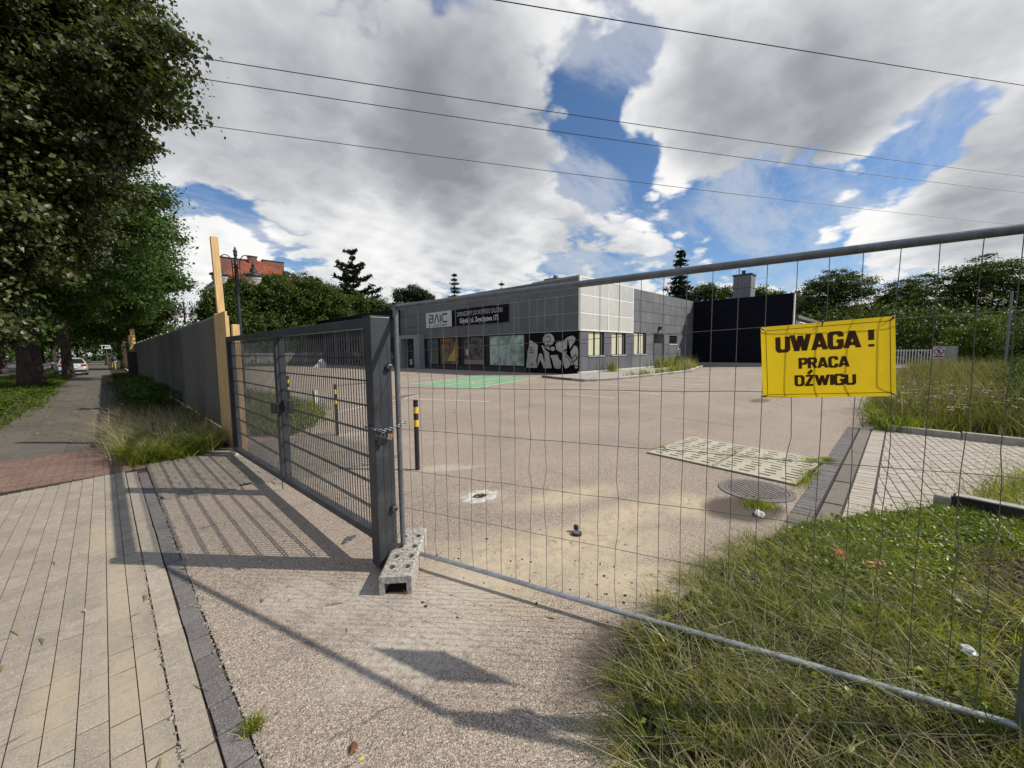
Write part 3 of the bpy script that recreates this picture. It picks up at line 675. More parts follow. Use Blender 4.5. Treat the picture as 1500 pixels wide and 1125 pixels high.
# cladding tiles of the side wall, pieces round windows and door
openings = [(24.05, 26.1, 1.28, 3.04), (27.2, 29.35, 1.28, 3.04), (30.8, 32.95, 1.28, 3.10), (34.4, 36.6, 0.22, 3.12), (37.75, 39.6, 2.2, 2.98)]
def tile(x0, x1, z0, z1, m):
    cuts = [(x0, x1, z0, z1)]
    for ox0, ox1, oz0, oz1 in openings:
        nx = []
        for a, b, c, d in cuts:
            if ox1 <= a or ox0 >= b or oz1 <= c or oz0 >= d: nx.append((a, b, c, d)); continue
            if a < ox0: nx.append((a, ox0, c, d))
            if ox1 < b: nx.append((ox1, b, c, d))
            aa, bb = max(a, ox0), min(b, ox1)
            if c < oz0: nx.append((aa, bb, c, oz0))
            if oz1 < d: nx.append((aa, bb, oz1, d))
        cuts = nx
    mb = MB(BO)
    for a, b, c, d in cuts:
        if b - a > .05 and d - c > .05: mb.box((a + .014, BY + .0, c + .014), (b - .014, BY + .10, d - .014))
    if mb.v: mb.build('cladding_tile', m, bd)
zs = [0.24, 1.26, 2.16, 3.06]
xsb = [22.95, 24.05, 25.1, 26.1, 27.2, 28.3, 29.35, 30.45]
for i in range(len(xsb) - 1):
    for j in range(3): tile(xsb[i], xsb[i + 1], zs[j], zs[j + 1] - (0.02 if j == 2 else 0), M_CLADB)
x = 30.45; zs2 = [0.24, 1.26, 2.16, 3.1, 4.0, 4.9, 5.8, 6.6]
while x < 43.5:
    for j in range(7): tile(x, min(x + 1.25, 43.68), zs2[j], zs2[j + 1], M_CLAD)
    x += 1.25
for (a, b, c, d) in openings[:3]:
    w = MB(BO).box((a + .02, BY + .13, c), (b - .02, BY + .16, d)).build('window', M_DARKF, bd)
    mid = a + (b - a) * .62
    for p0, p1 in ((a + .06, a + (b - a) * .36), (a + (b - a) * .46, a + (b - a) * .80)):
        MB(BO).box((p0, BY + .10, c + .06), (p1, BY + .125, d - .06)).build('blind', M_CURT, w)
    f = MB(BO); t_ = .05
    for q0, q1 in ((a, a + t_), (b - t_, b), (a + (b - a) * .38, a + (b - a) * .44), (a + (b - a) * .82, a + (b - a) * .86)): f.box((q0, BY + .06, c), (q1, BY + .13, d))
    f.box((a + t_, BY + .062, d - t_), (b - t_, BY + .128, d)); f.build('frame', M_DARKF, w)
    MB(BO).box((a - .04, BY - .07, c - .05), (b + .04, BY + .12, c + .01)).build('sill', mat('sill_grey', (.42, .43, .44), .4, bmp=0), w)
a, b, c, d = openings[3]
dr = MB(BO).box((a + .25, BY + .04, .22), (b - .25, BY + .12, 2.25)).build('door', M_CLADB, bd)
MB(BO).box((b - .5, BY - .0, 1.1), (b - .34, BY + .03, 1.16)).build('handle', M_GALV, dr)
part('transom', M_GLASS, (a + .2, BY + .05, 2.3), (b - .1, BY + .11, 3.05)); part('door_reveal', M_DARKF, (b - .24, BY + .06, .22), (b, BY + .13, 3.1))
a, b, c, d = openings[4]
w = MB(BO).box((a, BY + .1, c), (b, BY + .14, d)).build('window', M_GLASS, bd); MB(BO).box((a - .04, BY - .05, c - .06), (b + .04, BY + .1, c)).build('sill', M_FRAMEL, w)
part('wall_lamp', M_BLACK, (35.3, BY - .22, 3.45), (35.55, BY, 3.75)); 
part('bracket', M_GALV, (35.35, BY - .4, 3.62), (35.45, BY, 3.66))
# shop windows on the street side
def shopwin(y0, y1, z0, z1, m, name='shop_window'):
    w = MB(BO).box((BX - .0, y0, z0), (BX + .05, y1, z1)).build(name, m, bd)
    f = MB(BO); t_ = .07
    f.box((BX - .03, y0 - t_, z0 - t_), (BX + .04, y0, z1 + t_)); f.box((BX - .03, y1, z0 - t_), (BX + .04, y1 + t_, z1 + t_))
    f.box((BX - .028, y0, z0 - t_), (BX + .042, y1, z0)); f.box((BX - .028, y0, z1), (BX + .042, y1, z1 + t_)); f.build('frame', M_DARKF, w); return w
w = shopwin(20.95, 24.9, .52, 2.92, M_BLIND)
f = MB(BO)
for yy in (21.6, 22.5, 23.4): f.box((BX - .012, yy, .6), (BX - .002, yy + .08, 2.2))
f.box((BX - .010, 21, 2.12), (BX - .003, 24.85, 2.22)); f.build('film_stripe', mat('film', (.42, .52, .46), .3, bmp=0), w)
w = shopwin(25.65, 28.35, .52, 2.9, M_POST2); MB(BO).box((BX - .01, 27.7, 1.35), (BX - .002, 28.0, 1.9)).build('notice', M_SIGNW, w)
MB(BO).box((BX - .006, 25.7, .55), (BX - .002, 28.3, .95)).build('reflected_floor_strip', mat('pinkish_reflection', (.30, .22, .18), .2, bmp=0), w)  # floor reflection painted as a pinkish strip on the pane
w = shopwin(29.1, 31.9, .52, 2.9, M_POST1); f = MB(BO); f.add([(BX - .008, 29.6, .8), (BX - .008, 30.9, .8), (BX - .008, 29.75, 2.0), (BX - .008, 29.65, 2.6), (BX - .008, 29.6, 2.6)], [(4, 3, 2, 1, 0)]); f.build('poster_flame', mat('ochre_print', (.55, .38, .08), .3, bmp=0), w)
shopwin(32.3, 34.1, .5, 2.9, M_GBLUE)
for yy in (32.7, 33.2, 33.7): part('mullion', M_CLAD, (BX - .03, yy, .5), (BX + .02, yy + .06, 2.9))
# entrance portal
mb = MB(BO); mb.box((BX - .75, 34.7, 0.02), (BX, 35.5, 3.05)); mb.box((BX - .75, 38.0, 0.02), (BX, 38.75, 3.05)); mb.box((BX - .752, 34.698, 3.05), (BX, 38.752, 3.42)); mb.build('entrance_portal', mat('portal_grey', (.27, .29, .30), .5, var=.08), bd)
dr = part('entrance_door', M_GLASS, (BX - .1, 35.5, .1), (BX - .02, 38.0, 3.04))
MB(BO).box((BX - .14, 36.7, .1), (BX - .1, 36.78, 3.04)).build('door_post', M_DARKF, dr); MB(BO).box((BX - .13, 36.9, .35), (BX - .11, 37.3, .9)).build('notice', M_SIGNW, dr)
MB(BO).box((BX - .13, 35.9, .5), (BX - .11, 36.5, 2.6)).build('poster', M_POST2, dr)
# signboards
sb = MB(BO).box((BX - .12, 29.92, 4.03), (BX - .05, 34.1, 5.50)).build('white_signboard', M_SIGNW, bd)
def facM(y, z, off=.121): return frame4((y * 0 - off, y - BY, z), (0, -1, 0), (0, 0, 1))
cx = BX - .126
def strokes(mb, pts, r, X=cx):
    for p_, q_ in zip(pts, pts[1:]):
        d = Vector((q_[0] - p_[0], q_[1] - p_[1])); L = d.length; d.normalize(); n_ = Vector((-d.y, d.x)) * r; e = d * r * .5
        P_ = [(p_[0] - e.x + n_.x, p_[1] - e.y + n_.y), (q_[0] + e.x + n_.x, q_[1] + e.y + n_.y), (q_[0] + e.x - n_.x, q_[1] + e.y - n_.y), (p_[0] - e.x - n_.x, p_[1] - e.y - n_.y)]
        mb.add([(X, a_, b_) for a_, b_ in P_], [(0, 1, 2, 3), (3, 2, 1, 0)])
k1, k2 = MB(BO), MB(BO); Y0 = 33.55
def L(u, v): return (Y0 - u, 4.50 + v)     # sign coordinates, u to the reader's right
strokes(k2, [L(0, .72), L(.18, .72)], .062); strokes(k2, [L(.30, .72), L(.62, .70), L(.70, .58), L(.64, .46)], .062); strokes(k1, [L(.08, .42), L(.62, .40), L(.72, .25), L(.62, .05), L(.02, .02), L(.02, .36)], .062)
strokes(k2, [L(.92, 0), L(1.22, .72), L(1.32, .72)], .062); strokes(k1, [L(1.32, .72), L(1.62, 0)], .062); strokes(k1, [L(1.86, .0), L(1.86, .74)], .066)
strokes(k1, [L(2.95, .0), L(2.35, .02), L(2.12, .2), L(2.12, .5), L(2.3, .68)], .062); strokes(k2, [L(2.3, .68), L(2.42, .72), L(2.95, .72)], .062)
k1.build('logo', mat('logo_maroon', (.16, .01, .02), .4, bmp=0), sb); k2.build('logo', M_SIGNB, sb)
text_mesh('lettering', 'Z.GOŁUCHOWSKI', .30, mat('letter_teal', (.12, .17, .18), .5, bmp=0), sb, facM(31.75, 4.22, .126), bold=.004, sx=.92)
text_mesh('lettering', '▣', .30, M_RED, sb, facM(33.45, 4.22, .126))
bbm = MB(BO).box((BX - .12, 22.55, 4.03), (BX - .05, 29.90, 5.44)).build('black_signboard', M_SIGNB, bd)
text_mesh('lettering', 'ZAPRASZAMY DO NOWEGO SALONU', .56, mat('letter_grey', (.42, .42, .42), .5, bmp=0), bbm, facM(26.15, 5.02, .126), bold=.006, sx=.62)
text_mesh('lettering', 'Gdynia | al. Zwycięstwa 173', .60, M_SIGNW, bbm, facM(26.2, 4.42, .126), bold=.016, sx=.74)
# spray-painted tag beside the corner
GP = {'P1': [(20.83, 0.34), (20.62, 1.77), (20.38, 2.55), (20.15, 2.47), (19.53, 2.14), (19.59, 1.38), (19.72, 0.87), (19.46, 1.47), (19.27, 1.57), (19.09, 1.38), (18.94, 0.91), (19.03, 1.57), (19.3, 2.14), (19.02, 2.09), (18.78, 1.75), (18.42, 1.52), (18.48, 1.38), (18.19, 0.36), (19.03, 0.34), (19.34, 0.93), (19.62, 0.35)],
 'tail': [(19.08, 2.28), (18.42, 2.03), (18.42, 1.61), (18.78, 1.85)], 'Q': [(16.65, 1.56), (16.27, 2.08), (16.0, 1.99), (15.9, 1.73), (15.9, 0.46), (16.16, 0.36), (16.43, 0.93)],
 'O': [(18.48, 1.38), (17.66, 1.42), (17.32, 0.83), (17.43, 0.37), (17.78, 0.31), (18.07, 0.45), (18.24, 1.01)],
 'R': [(17.95, 2.16), (17.66, 2.34), (17.26, 2.37), (16.82, 2.67), (16.38, 2.75), (16.11, 2.56), (16.16, 2.3), (16.49, 1.91), (16.7, 1.6), (16.92, 1.47), (16.48, 1.11), (16.27, 0.54), (16.59, 0.62), (16.76, 0.37), (17.09, 0.38), (17.26, 0.83), (17.32, 1.47), (17.83, 1.7)]}
GP['circ'] = [(18.54 + .58 * math.cos(a * .35), 2.49 + .48 * math.sin(a * .35)) for a in range(18)]
GP['small'] = [(18.15 + .25 * math.cos(a * .45), 1.82 + .2 * math.sin(a * .45)) for a in range(14)]
gsv, gbk = MB(BO), MB(BO)
for k, (nm, P_) in enumerate(GP.items()):
    X_ = BX + .012 - .0012 * k
    bm = bmesh.new(); vs_ = [bm.verts.new((X_, a_, b_)) for a_, b_ in P_]; f_ = bm.faces.new(vs_); bmesh.ops.triangulate(bm, faces=[f_])
    bm.verts.index_update(); gsv.add([tuple(v.co) for v in bm.verts], [tuple(v.index for v in f.verts) for f in bm.faces]); bm.free()
    strokes(gbk, P_ + [P_[0]], .035, X_ - .0006)
for P_ in ([(17.04, 1.33), (16.7, 1.11), (16.37, 0.44)], [(17.72, 1.33), (17.49, 1.01)], [(17.2, 1.65), (16.92, 1.78), (17.09, 1.56)], [(16.48, 1.11), (16.11, 1.38), (16.0, 1.11), (16.37, 0.84), (15.95, 1.2)], [(20.42, 1.96), (20.03, 1.86)], [(20.42, 1.77), (20.03, 1.67)], [(20.42, 1.57), (19.97, 1.52)], [(18.72, 2.64), (18.54, 2.77), (18.36, 2.58), (18.48, 2.35), (18.72, 2.36)], [(18.66, 2.17), (18.48, 2.08)], [(16.87, 0.39), (16.27, 0.67), (15.92, 0.54)], [(20.3, .6), (20.1, .7)]):
    strokes(gbk, P_, .03, BX + .002)
gf = gsv.build('graffiti', M_SILV, bd); gbk.build('outline', M_SIGNB, gf)
# rooftop bits
part('roof_unit', M_ROOFG, (24.5, 19.0, 6.66), (25.6, 20.3, 7.25)); part('roof_unit', M_ROOFG, (24.8, 19.4, 7.25), (25.1, 19.6, 7.5))
# darker low extension at the far end
part('extension_wall', M_CLADD, (BX - .2, 39.25, 0), (40, 62, 6.0)); part('extension_canopy', M_NAVY, (BX - .9, 39.26, 5.5), (40.1, 62.2, 6.25))
for yy in (40.5, 44.5, 48.5, 52.5, 56.5): part('extension_window', M_GLASS, (BX - .25, yy, .4), (BX - .2, yy + 3.0, 3.3)); part('mullion', M_CLAD, (BX - .32, yy + 3.2, .2), (BX - .2, yy + 3.6, 4.6))
# navy wing with corrugated siding
wg = part('wing_wall', M_NAVY, (43.72, 7.12, 0), (44.2, 15.85, 6.5)); part('rear_wing_wall', M_CLADD, (44.2, 10.2, 0), (58, 39, 6.45))
mb = MB(BO); z = .35
while z < 6.45:
    mb.add([(43.71, 7.10, z), (43.71, 15.8, z), (43.66, 15.8, z + .06), (43.66, 7.10, z + .06), (43.66, 15.8, z + .12), (43.66, 7.10, z + .12), (43.71, 15.8, z + .18), (43.71, 7.10, z + .18)], [(0, 3, 2, 1), (3, 5, 4, 2), (5, 7, 6, 4), (0, 7, 5, 3)]); z += .2
mb.build('siding', M_NAVY, wg)['kind'] = 'stuff'
part('wing_corner_profile', M_FRAMEL, (43.64, 7.02, .1), (43.9, 7.11, 6.58)); part('wing_parapet', M_NAVY, (43.62, 7.08, 6.5), (44.3, 15.9, 6.62)); part('wing_plinth', M_CONC, (43.6, 7.1, 0), (43.71, 15.75, .3))
ch = part('chimney', M_CLAD, (45.0, 10.9, 6.6), (46.6, 12.5, 8.95)); MB(BO).box((44.92, 10.82, 8.95), (46.68, 12.58, 9.08)).build('cap', M_BLACK, ch)
MB(BO).tube([(45.9, 11.8, 9.08), (45.9, 11.8, 9.55)], .18, 10).build('flue', M_BLACK, ch); MB(BO).box((44.985, 10.885, 7.68), (46.615, 12.515, 7.72)).build('seam', M_BLACK, ch)
part('wall_notice', M_SIGNW, (39.85, BY - .03, 1.0), (40.5, BY - .005, 1.8))
# apron with a low kerb in front of the building
ap = [(22.9, 15.8), (19.3, 16.2), (18.6, 14.2), (18.0, 12.1), (19.6, 11.5), (23.6, 11.2), (30.2, 11.1), (33.6, 11.9), (41, 13.6), (43.6, 14.2), (43.6, 15.8)]
mb = MB(); mb.prism(ap, -.02, .10); mb.build('apron', M_CONC)['kind'] = 'structure'
kr = thing('apron_kerb', 'low concrete kerb stones edging the apron before the showroom corner', 'kerb', (20, 12, 0)); 
for (a, b) in zip(ap[1:9], ap[2:10]):
    a, b = Vector(a), Vector(b); L_ = (b - a).length; nn = max(1, round(L_ / 1.0)); d = (b - a) / nn; nrm = Vector((d.y, -d.x)).normalized() * .14 * (-1 if True else 1)
    for i in range(nn):
        p0 = a + d * i; p1 = a + d * (i + .985); mb = MB((20, 12, 0)); mb.prism([tuple(p0), tuple(p1), tuple(p1 + nrm), tuple(p0 + nrm)], -.02, .145 + random.uniform(-.01, .01)); mb.build('kerb_stone', M_CONCL if i % 3 else M_CONC, kr)

# ------------------------------------------------------------------ house with the red roof far behind
M_TILE = None
def roof_mat():
    m, t, b = base_mat('roof_tile'); p = worldco(t); r = t.new('ShaderNodeObjectInfo').outputs['Random']; ri = t.new('ShaderNodeNewGeometry').outputs['Random Per Island']
    c = t.mix(t.math('FRACT', t.math('ADD', r, ri)), (0.25, 0.062, 0.03), (0.37, 0.115, 0.055)); c = t.mix(t.smooth(t.noise(p, 1.1, 5), .5, .7, 0, .5), c, (.2, .09, .05))
    t.put(b.inputs['Base Color'], c); b.inputs['Roughness'].default_value = .7; return m
M_TILE = roof_mat(); M_BRK = mat('chimney_brick', (.17, .075, .055), .85, var=.4, scale=3, bmp=.4)
ho = thing('tenement_house', 'pink rendered tenement house with red hipped tile roof and brick chimneys', 'house', (21, 86, 0)); HO = (21, 86, 0)
def hp(name, m, a, b, parent=ho): return MB(HO).box(a, b).build(name, m, parent)
hp('wall', M_PINKW, (14.6, 80.4, 0), (27.2, 93, 13.3)); hp('cornice', M_WHITE, (14.2, 80, 13.3), (27.6, 93.4, 13.75))
hp('gutter', mat('zinc', (.3, .31, .32), .4, .5), (14.0, 79.85, 13.75), (27.8, 93.6, 13.88))
for zz_ in (3, 6.5, 10):
    for xx in (16.5, 20, 23.5): w = hp('window', M_WHITE, (xx, 80.33, zz_), (xx + 1.3, 80.41, zz_ + 1.8)); hp('pane', M_GLASS, (xx + .1, 80.31, zz_ + .1), (xx + 1.2, 80.335, zz_ + 1.7), w)
e = [(13.9, 79.7, 13.9), (27.9, 79.7, 13.9), (27.9, 93.7, 13.9), (13.9, 93.7, 13.9)]; r1, r2 = (18.9, 86.7, 18.9), (21.6, 86.7, 18.9)
MB(HO).add(e + [r1, r2], [(0, 1, 5, 4), (1, 2, 5), (2, 3, 4, 5), (3, 0, 4), (3, 2, 1, 0)]).build('roof', M_TILE, ho)
rt = MB(HO); rows_ = 22
for i in range(rows_):
    t0, t1 = i / rows_, (i + 1) / rows_; A = Vector(e[0]).lerp(Vector(r1), t0); B = Vector(e[1]).lerp(Vector(r2), t0); C = Vector(e[0]).lerp(Vector(r1), t1); D = Vector(e[1]).lerp(Vector(r2), t1)
    nt = int((B.x - A.x) / .42); up = Vector((0, -.5, .7)) * .09
    for k in range(nt):
        u0, u1 = k / nt, (k + .9) / nt; p = [A.lerp(B, u0) + up, A.lerp(B, u1) + up, C.lerp(D, u1) + up * .3, C.lerp(D, u0) + up * .3]; o_ = up * -.9
        rt.add([tuple(q) for q in p] + [tuple(q + o_) for q in p], [(0, 1, 2, 3), (0, 4, 5, 1), (1, 5, 6, 2), (3, 7, 4, 0)])
rt.build('roof_tiles', M_TILE, ho)['kind'] = 'stuff'
hp('skylight', M_GLASS, (24.0, 81.6, 15.7), (25.0, 81.9, 16.7))
for (x0, x1, z1, y0) in ((14.6, 18.4, 18.2, 84.2), (19.6, 20.9, 19.2, 85.2), (22.4, 26.0, 19.3, 87.5)):
    c_ = hp('chimney', M_BRK, (x0, y0, 14), (x1, y0 + 1.1, z1)); hp('cap', M_BLACK, (x0 - .1, y0 - .1, z1), (x1 + .1, y0 + 1.2, z1 + .15), c_)
# ------------------------------------------------------------------ other far structures
fw = thing('concrete_boundary_wall', 'grey concrete panel wall closing the far side of the lot', 'wall', (10, 60, 0))
x = 2.0
while x < 22.4:
    MB((10, 60, 0)).box((x + .06, 60, 0), (x + 1.94, 60.06, 1.72)).build('panel', mat('grey_fence_concrete', (.20, .195, .185), .85, var=.25, scale=2, dirt=(.1, .09, .08)), fw); MB((10, 60, 0)).box((x - .06, 59.95, 0), (x + .06, 60.1, 1.8)).build('post', M_CONC, fw); x += 2.0
pf = thing('palisade_fence', 'white metal palisade fence behind the yellow sign, at the back of the lot', 'fence', (42, 2, 0))
for z in (.35, 1.38): MB((42, 2, 0)).box((42.02, -1.6, z), (42.06, 6.9, z + .05)).build('rail', M_WHITE, pf)
y = -1.6
while y < 6.9: MB((42, 2, 0)).box((41.97, y, .2), (42.02, y + .06, 1.52)).build('pale', M_WHITE, pf); y += .155
mb = MB(); mb.box((41.7, -4, -.02), (42.3, 7.05, .14)); tag(mb.build('fence_footing', M_CONCL), 'pale concrete footing strip under the white palisade fence', 'footing')
ns = thing('gate_pier', 'pale grey pier panel with round no pedestrians notice at the palisade fence', 'pier', (41.7, -2.1, 0)); NO = (41.7, -2.1, 0)
MB(NO).box((41.55, -2.85, 0), (41.8, -1.62, 1.72)).build('panel', M_CONC, ns)
wn = MB(NO).box((41.50, -2.22, .84), (41.55, -1.66, 1.62)).build('notice', M_SIGNW, ns)
cyl = MB(NO); cyl.tube([(41.50, -1.94, 1.35), (41.488, -1.94, 1.35)], .26, 24); cyl.build('red_disc', M_RED, wn); cyl = MB(NO); cyl.tube([(41.49, -1.94, 1.35), (41.482, -1.94, 1.35)], .20, 24); cyl.build('white_disc', M_SIGNW, wn)
mb = MB(NO)
def st2(p_, q_, r):
    p_, q_ = Vector(p_), Vector(q_); d = (q_ - p_).normalized(); n_ = Vector((-d.y, d.x)) * r; P_ = [p_ + n_, q_ + n_, q_ - n_, p_ - n_]; mb.add([(41.478, a_[0], a_[1]) for a_ in P_], [(0, 1, 2, 3), (3, 2, 1, 0)])
st2((-1.94, 1.45), (-1.94, 1.32), .035); st2((-1.94, 1.33), (-1.86, 1.2), .022); st2((-1.94, 1.33), (-2.03, 1.2), .022); st2((-1.94, 1.43), (-1.84, 1.36), .018); st2((-1.94, 1.43), (-2.04, 1.36), .018); st2((-1.925, 1.5), (-1.955, 1.5), .022); mb.build('walking_figure', M_SIGNB, wn)
mb = MB(NO); st2((-1.80, 1.49), (-2.08, 1.21), .022); mb.build('red_bar', M_RED, wn); mb = MB(NO); mb.box((41.485, -2.18, .92), (41.50, -1.70, 1.05)); mb.build('red_plate', M_RED, wn)
gs = thing('grey_shed', 'low grey flat-roofed shed just beyond the navy wing', 'shed', (52, 8.5, 0)); GO = (52, 8.5, 0)
MB(GO).box((44.4, 7.0, 0), (60, 10.1, 4.4)).build('wall', M_CLAD, gs); MB(GO).box((44.3, 6.8, 4.4), (60.3, 10.15, 4.68)).build('roof', M_ROOFG, gs)
w = MB(GO).box((46.0, 6.95, 3.3), (54, 7.0, 4.15)).build('window', M_FRAMEL, gs); MB(GO).box((46.2, 6.92, 3.4), (53.8, 6.95, 4.05)).build('pane', M_GLASS, w)
bg = thing('distant_block', 'pale building glimpsed between trees beyond the concrete wall', 'building', (14, 74, 0)); MB((14, 74, 0)).box((17.5, 70, 0), (24, 78, 4.6)).build('wall', mat('salmon_render', (.42, .26, .18), .8, var=.4, scale=.8), bg); MB((14, 74, 0)).box((17.3, 69.8, 4.6), (24.2, 78.2, 4.9)).build('roof', M_BRK, bg)
for xx in (18.4, 20.6, 22.6): w = MB((14, 74, 0)).box((xx, 69.95, 2), (xx + 1, 70, 3.6)).build('window', M_GLASS, bg)
# rubble heap of white plaster by the wall
hp_ = MB((18, 49, 0)); vs = [(18 + .0, 49, .95)]; nn = 18
for k, (rr, zz_) in enumerate(((.25, .75), (.5, .4), (.8, 0))):
    for i in range(nn): a = 2 * math.pi * i / nn; r_ = rr * random.uniform(.75, 1.25); vs.append((18 + r_ * math.cos(a), 49 + r_ * math.sin(a), zz_ + random.uniform(-.12, .2) * (zz_ > 0)))
hp_.add(vs, [(0, 1 + i, 1 + (i + 1) % nn) for i in range(nn)] + [(1 + k * nn + i, 1 + (k + 1) * nn + i, 1 + (k + 1) * nn + (i + 1) % nn, 1 + k * nn + (i + 1) % nn) for k in range(2) for i in range(nn)])
hpo = hp_.build('plaster_heap', M_WHITE); hpo.location = (18, 49, 0); tag(hpo, 'small white heap of plaster rubble in front of the dark extension', 'heap')

# ------------------------------------------------------------------ corrugated fence with timber ends
M_TIN = streak_mat('galvanised_sheet', (0.072, 0.068, 0.052), (0.122, 0.115, 0.090), 0.6, (0.038, 0.036, 0.03), 0.7)
cf = thing('corrugated_fence', 'tall grey corrugated sheet metal fence running along the pavement', 'fence', (1.6, 9.4, 0)); CO = (1.6, 9.4, 0)
FX = lambda y: 1.6 + 0.002 * (y - 9.4)
y = 9.45; k = 0
while y < 46:
    w_ = 1.05; mb = MB(CO); prof = []; q = 0; z0, z1 = .22 + random.uniform(-.01, .03), 2.45 + random.uniform(-.02, .015)
    while q < w_ - .001: prof += [(q, 0), (q + .08, 0), (q + .098, -.032), (q + .132, -.032)]; q += .15
    prof.append((w_, 0)); off = .004 * (k % 2); vs = []
    for a, b in prof: vs += [(FX(y + a) + b + off, y + a, z0), (FX(y + a) + b + off, y + a, z1)]
    mb.add(vs, [(2 * i, 2 * i + 1, 2 * i + 3, 2 * i + 2) for i in range(len(prof) - 1)])
    o = mb.build('sheet_panel', M_TIN, cf); sd = o.modifiers.new('t', 'SOLIDIFY'); sd.thickness = .0015
    y += 1.02; k += 1
for z in (.5, 1.35, 2.3): MB(CO).box((1.64, 9.4, z), (1.70, 46, z + .1)).build('rail', M_WOOD, cf)
y = 9.7
while y < 46:
    MB(CO).box((1.72, y, 0), (1.82, y + .1, 2.46)).build('post', M_WOOD, cf); b_ = MB(CO); b_.tube([(1.61, y, 2.45), (1.61, y, 2.49)], .022, 6); b_.build('bolt_head', M_WHITE, cf); y += 2.1
kb = MB(); kb.box((1.68, 8.7, -.03), (1.80, 64, .12)); tag(kb.build('fence_kerb', M_CONCL), 'thin concrete kerb below the corrugated fence', 'kerb')
def board(name, a, b, label, lean=0.0, loc=None):
    loc = ((a[0] + b[0]) / 2, (a[1] + b[1]) / 2, a[2]); mb = MB(loc); mb.box(a, b); o = mb.build(name, M_WOOD, None, .003); o.location = loc; o.rotation_euler = (0, lean, 0); return tag(o, label, 'board')
board('timber_post', (1.57, 8.93, 0), (1.68, 9.03, 3.80), 'tall raw timber board rising high above the end of the corrugated fence', -.022)
board('timber_plank', (1.53, 8.45, 0.0), (1.565, 9.42, 2.44), 'wide timber plank closing the near end of the corrugated fence')
board('timber_stub', (1.57, 8.16, 0), (1.675, 8.26, 2.20), 'short timber post ending right behind the small dark gate post')
board('timber_post', (1.50, 40.0, 0), (1.74, 40.1, 3.55), 'farther, taller one of two timber boards at the far end of the fence')
board('timber_post', (1.30, 37.6, 0), (1.5, 37.7, 3.0), 'shorter timber board with black band at the far end of the fence')
tag(MB().box((1.15, 37.0, 0), (1.6, 37.4, 1.9)).build('bin_post', M_BLACK), 'dark slim box standing at the far end of the corrugated fence', 'box')

# ------------------------------------------------------------------ metal gate
GX = 1.45; ga = thing('metal_gate', 'anthracite double-rod mesh gate leaf with heavy end post', 'gate', (GX, 2.9, 0)); GO = (GX, 2.9, 0)
def gp_(name, a, b, m=M_GATE, bev=.003, parent=ga): return MB(GO).box(a, b).build(name, m, parent, bev)
gp_('end_post', (1.385, 2.80, .03), (1.545, 2.915, 1.965), bev=.006)
gp_('post_cap', (1.383, 2.798, 1.966), (1.547, 2.917, 1.972), bev=0)
zt = lambda y: 1.86 + .004 * (y - 3); zb = .20
def slopebox(name, y0, y1, z0a, z0b, h, x0, x1):
    MB(GO).add([(x0, y0, z0a), (x1, y0, z0a), (x1, y1, z0b), (x0, y1, z0b), (x0, y0, z0a + h), (x1, y0, z0a + h), (x1, y1, z0b + h), (x0, y1, z0b + h)], [(3, 2, 1, 0), (4, 5, 6, 7), (0, 1, 5, 4), (1, 2, 6, 5), (2, 3, 7, 6), (3, 0, 4, 7)]).build(name, M_GATE, ga, .003)
slopebox('top_rail', 2.917, 7.86, 1.885, 1.895, .075, 1.41, 1.49); slopebox('bottom_rail', 2.917, 7.86, .215, .10, .06, 1.41, 1.49)
gp_('stile', (1.41, 7.80, .16), (1.49, 7.86, 1.893)); gp_('mullion', (1.40, 5.19, .20), (1.50, 5.27, 1.883))
gp_('stile_flat', (1.46, 5.275, .20), (1.50, 5.36, 1.87)); gp_('stile_flat', (1.46, 7.70, .17), (1.50, 7.79, 1.88))
bar = MB((0, 0, 0)).tube([(0, 0, 0), (0, 0, 1)], .0040, 6).mesh('bar')
def bars(y0, y1):
    y = y0
    while y < y1:
        zlo = .275 - (y - 2.9) * .0233; o = link('bar', bar, M_GATE, ga); o.location = (0, y - 2.9, zlo); o.scale = (1, 1, 1.883 - zlo); y += .05
bars(2.97, 5.17); bars(5.32, 7.78)
for y0, y1 in ((2.915, 5.195), (5.265, 7.80)):
    for z in (1.67, 1.475, 1.275, 1.07, .86, .655, .445):
        for sx in (-.010, .010): MB(GO).tube([(GX + sx, y0, z), (GX + sx, y1, z)], .0056, 6).build('cross_rod', M_GATE, ga)
for y in (5.4,): MB(GO).tube([(GX, y, .17), (GX, y, .02)], .008, 6).build('drop_bolt', M_GALV, ga)
lt = gp_('lock_case', (1.50, 5.14, .98), (1.545, 5.34, 1.14), M_BLACK); MB(GO).tube([(1.545, 5.22, 1.08), (1.60, 5.22, 1.08), (1.60, 5.08, 1.08)], .011, 8).build('handle', M_BLACK, lt)
MB(GO).box((1.44, 5.12, 1.02), (1.46, 5.18, 1.15)).build('strike', M_BLACK, lt); gp_('lock_case', (1.34, 5.17, 1.0), (1.40, 5.27, 1.12), M_BLACK)
for z in (1.585, .475):
    mb = MB(GO); mb.tube([(1.518, 2.80, z), (1.518, 2.765, z)], .024, 6); b_ = mb.build('bolt', M_GALV, ga, .002); MB(GO).tube([(1.518, 2.765, z), (1.518, 2.757, z)], .012, 10).build('bolt_end', M_BLACK, b_); MB(GO).tube([(1.518, 2.80, z), (1.518, 2.790, z)], .030, 14).build('washer', M_BLACK, b_)
hpz = thing('gate_post', 'small dark hinge post with bare metal cap at the far gate end', 'post', (1.5, 7.98, 0)); MB((1.5, 7.98, 0)).box((1.45, 7.92, 0), (1.55, 8.04, 1.93)).build('post', M_GATE, hpz, .003); MB((1.5, 7.98, 0)).box((1.448, 7.918, 1.88), (1.552, 8.042, 1.96)).build('cap', M_GALV, hpz)
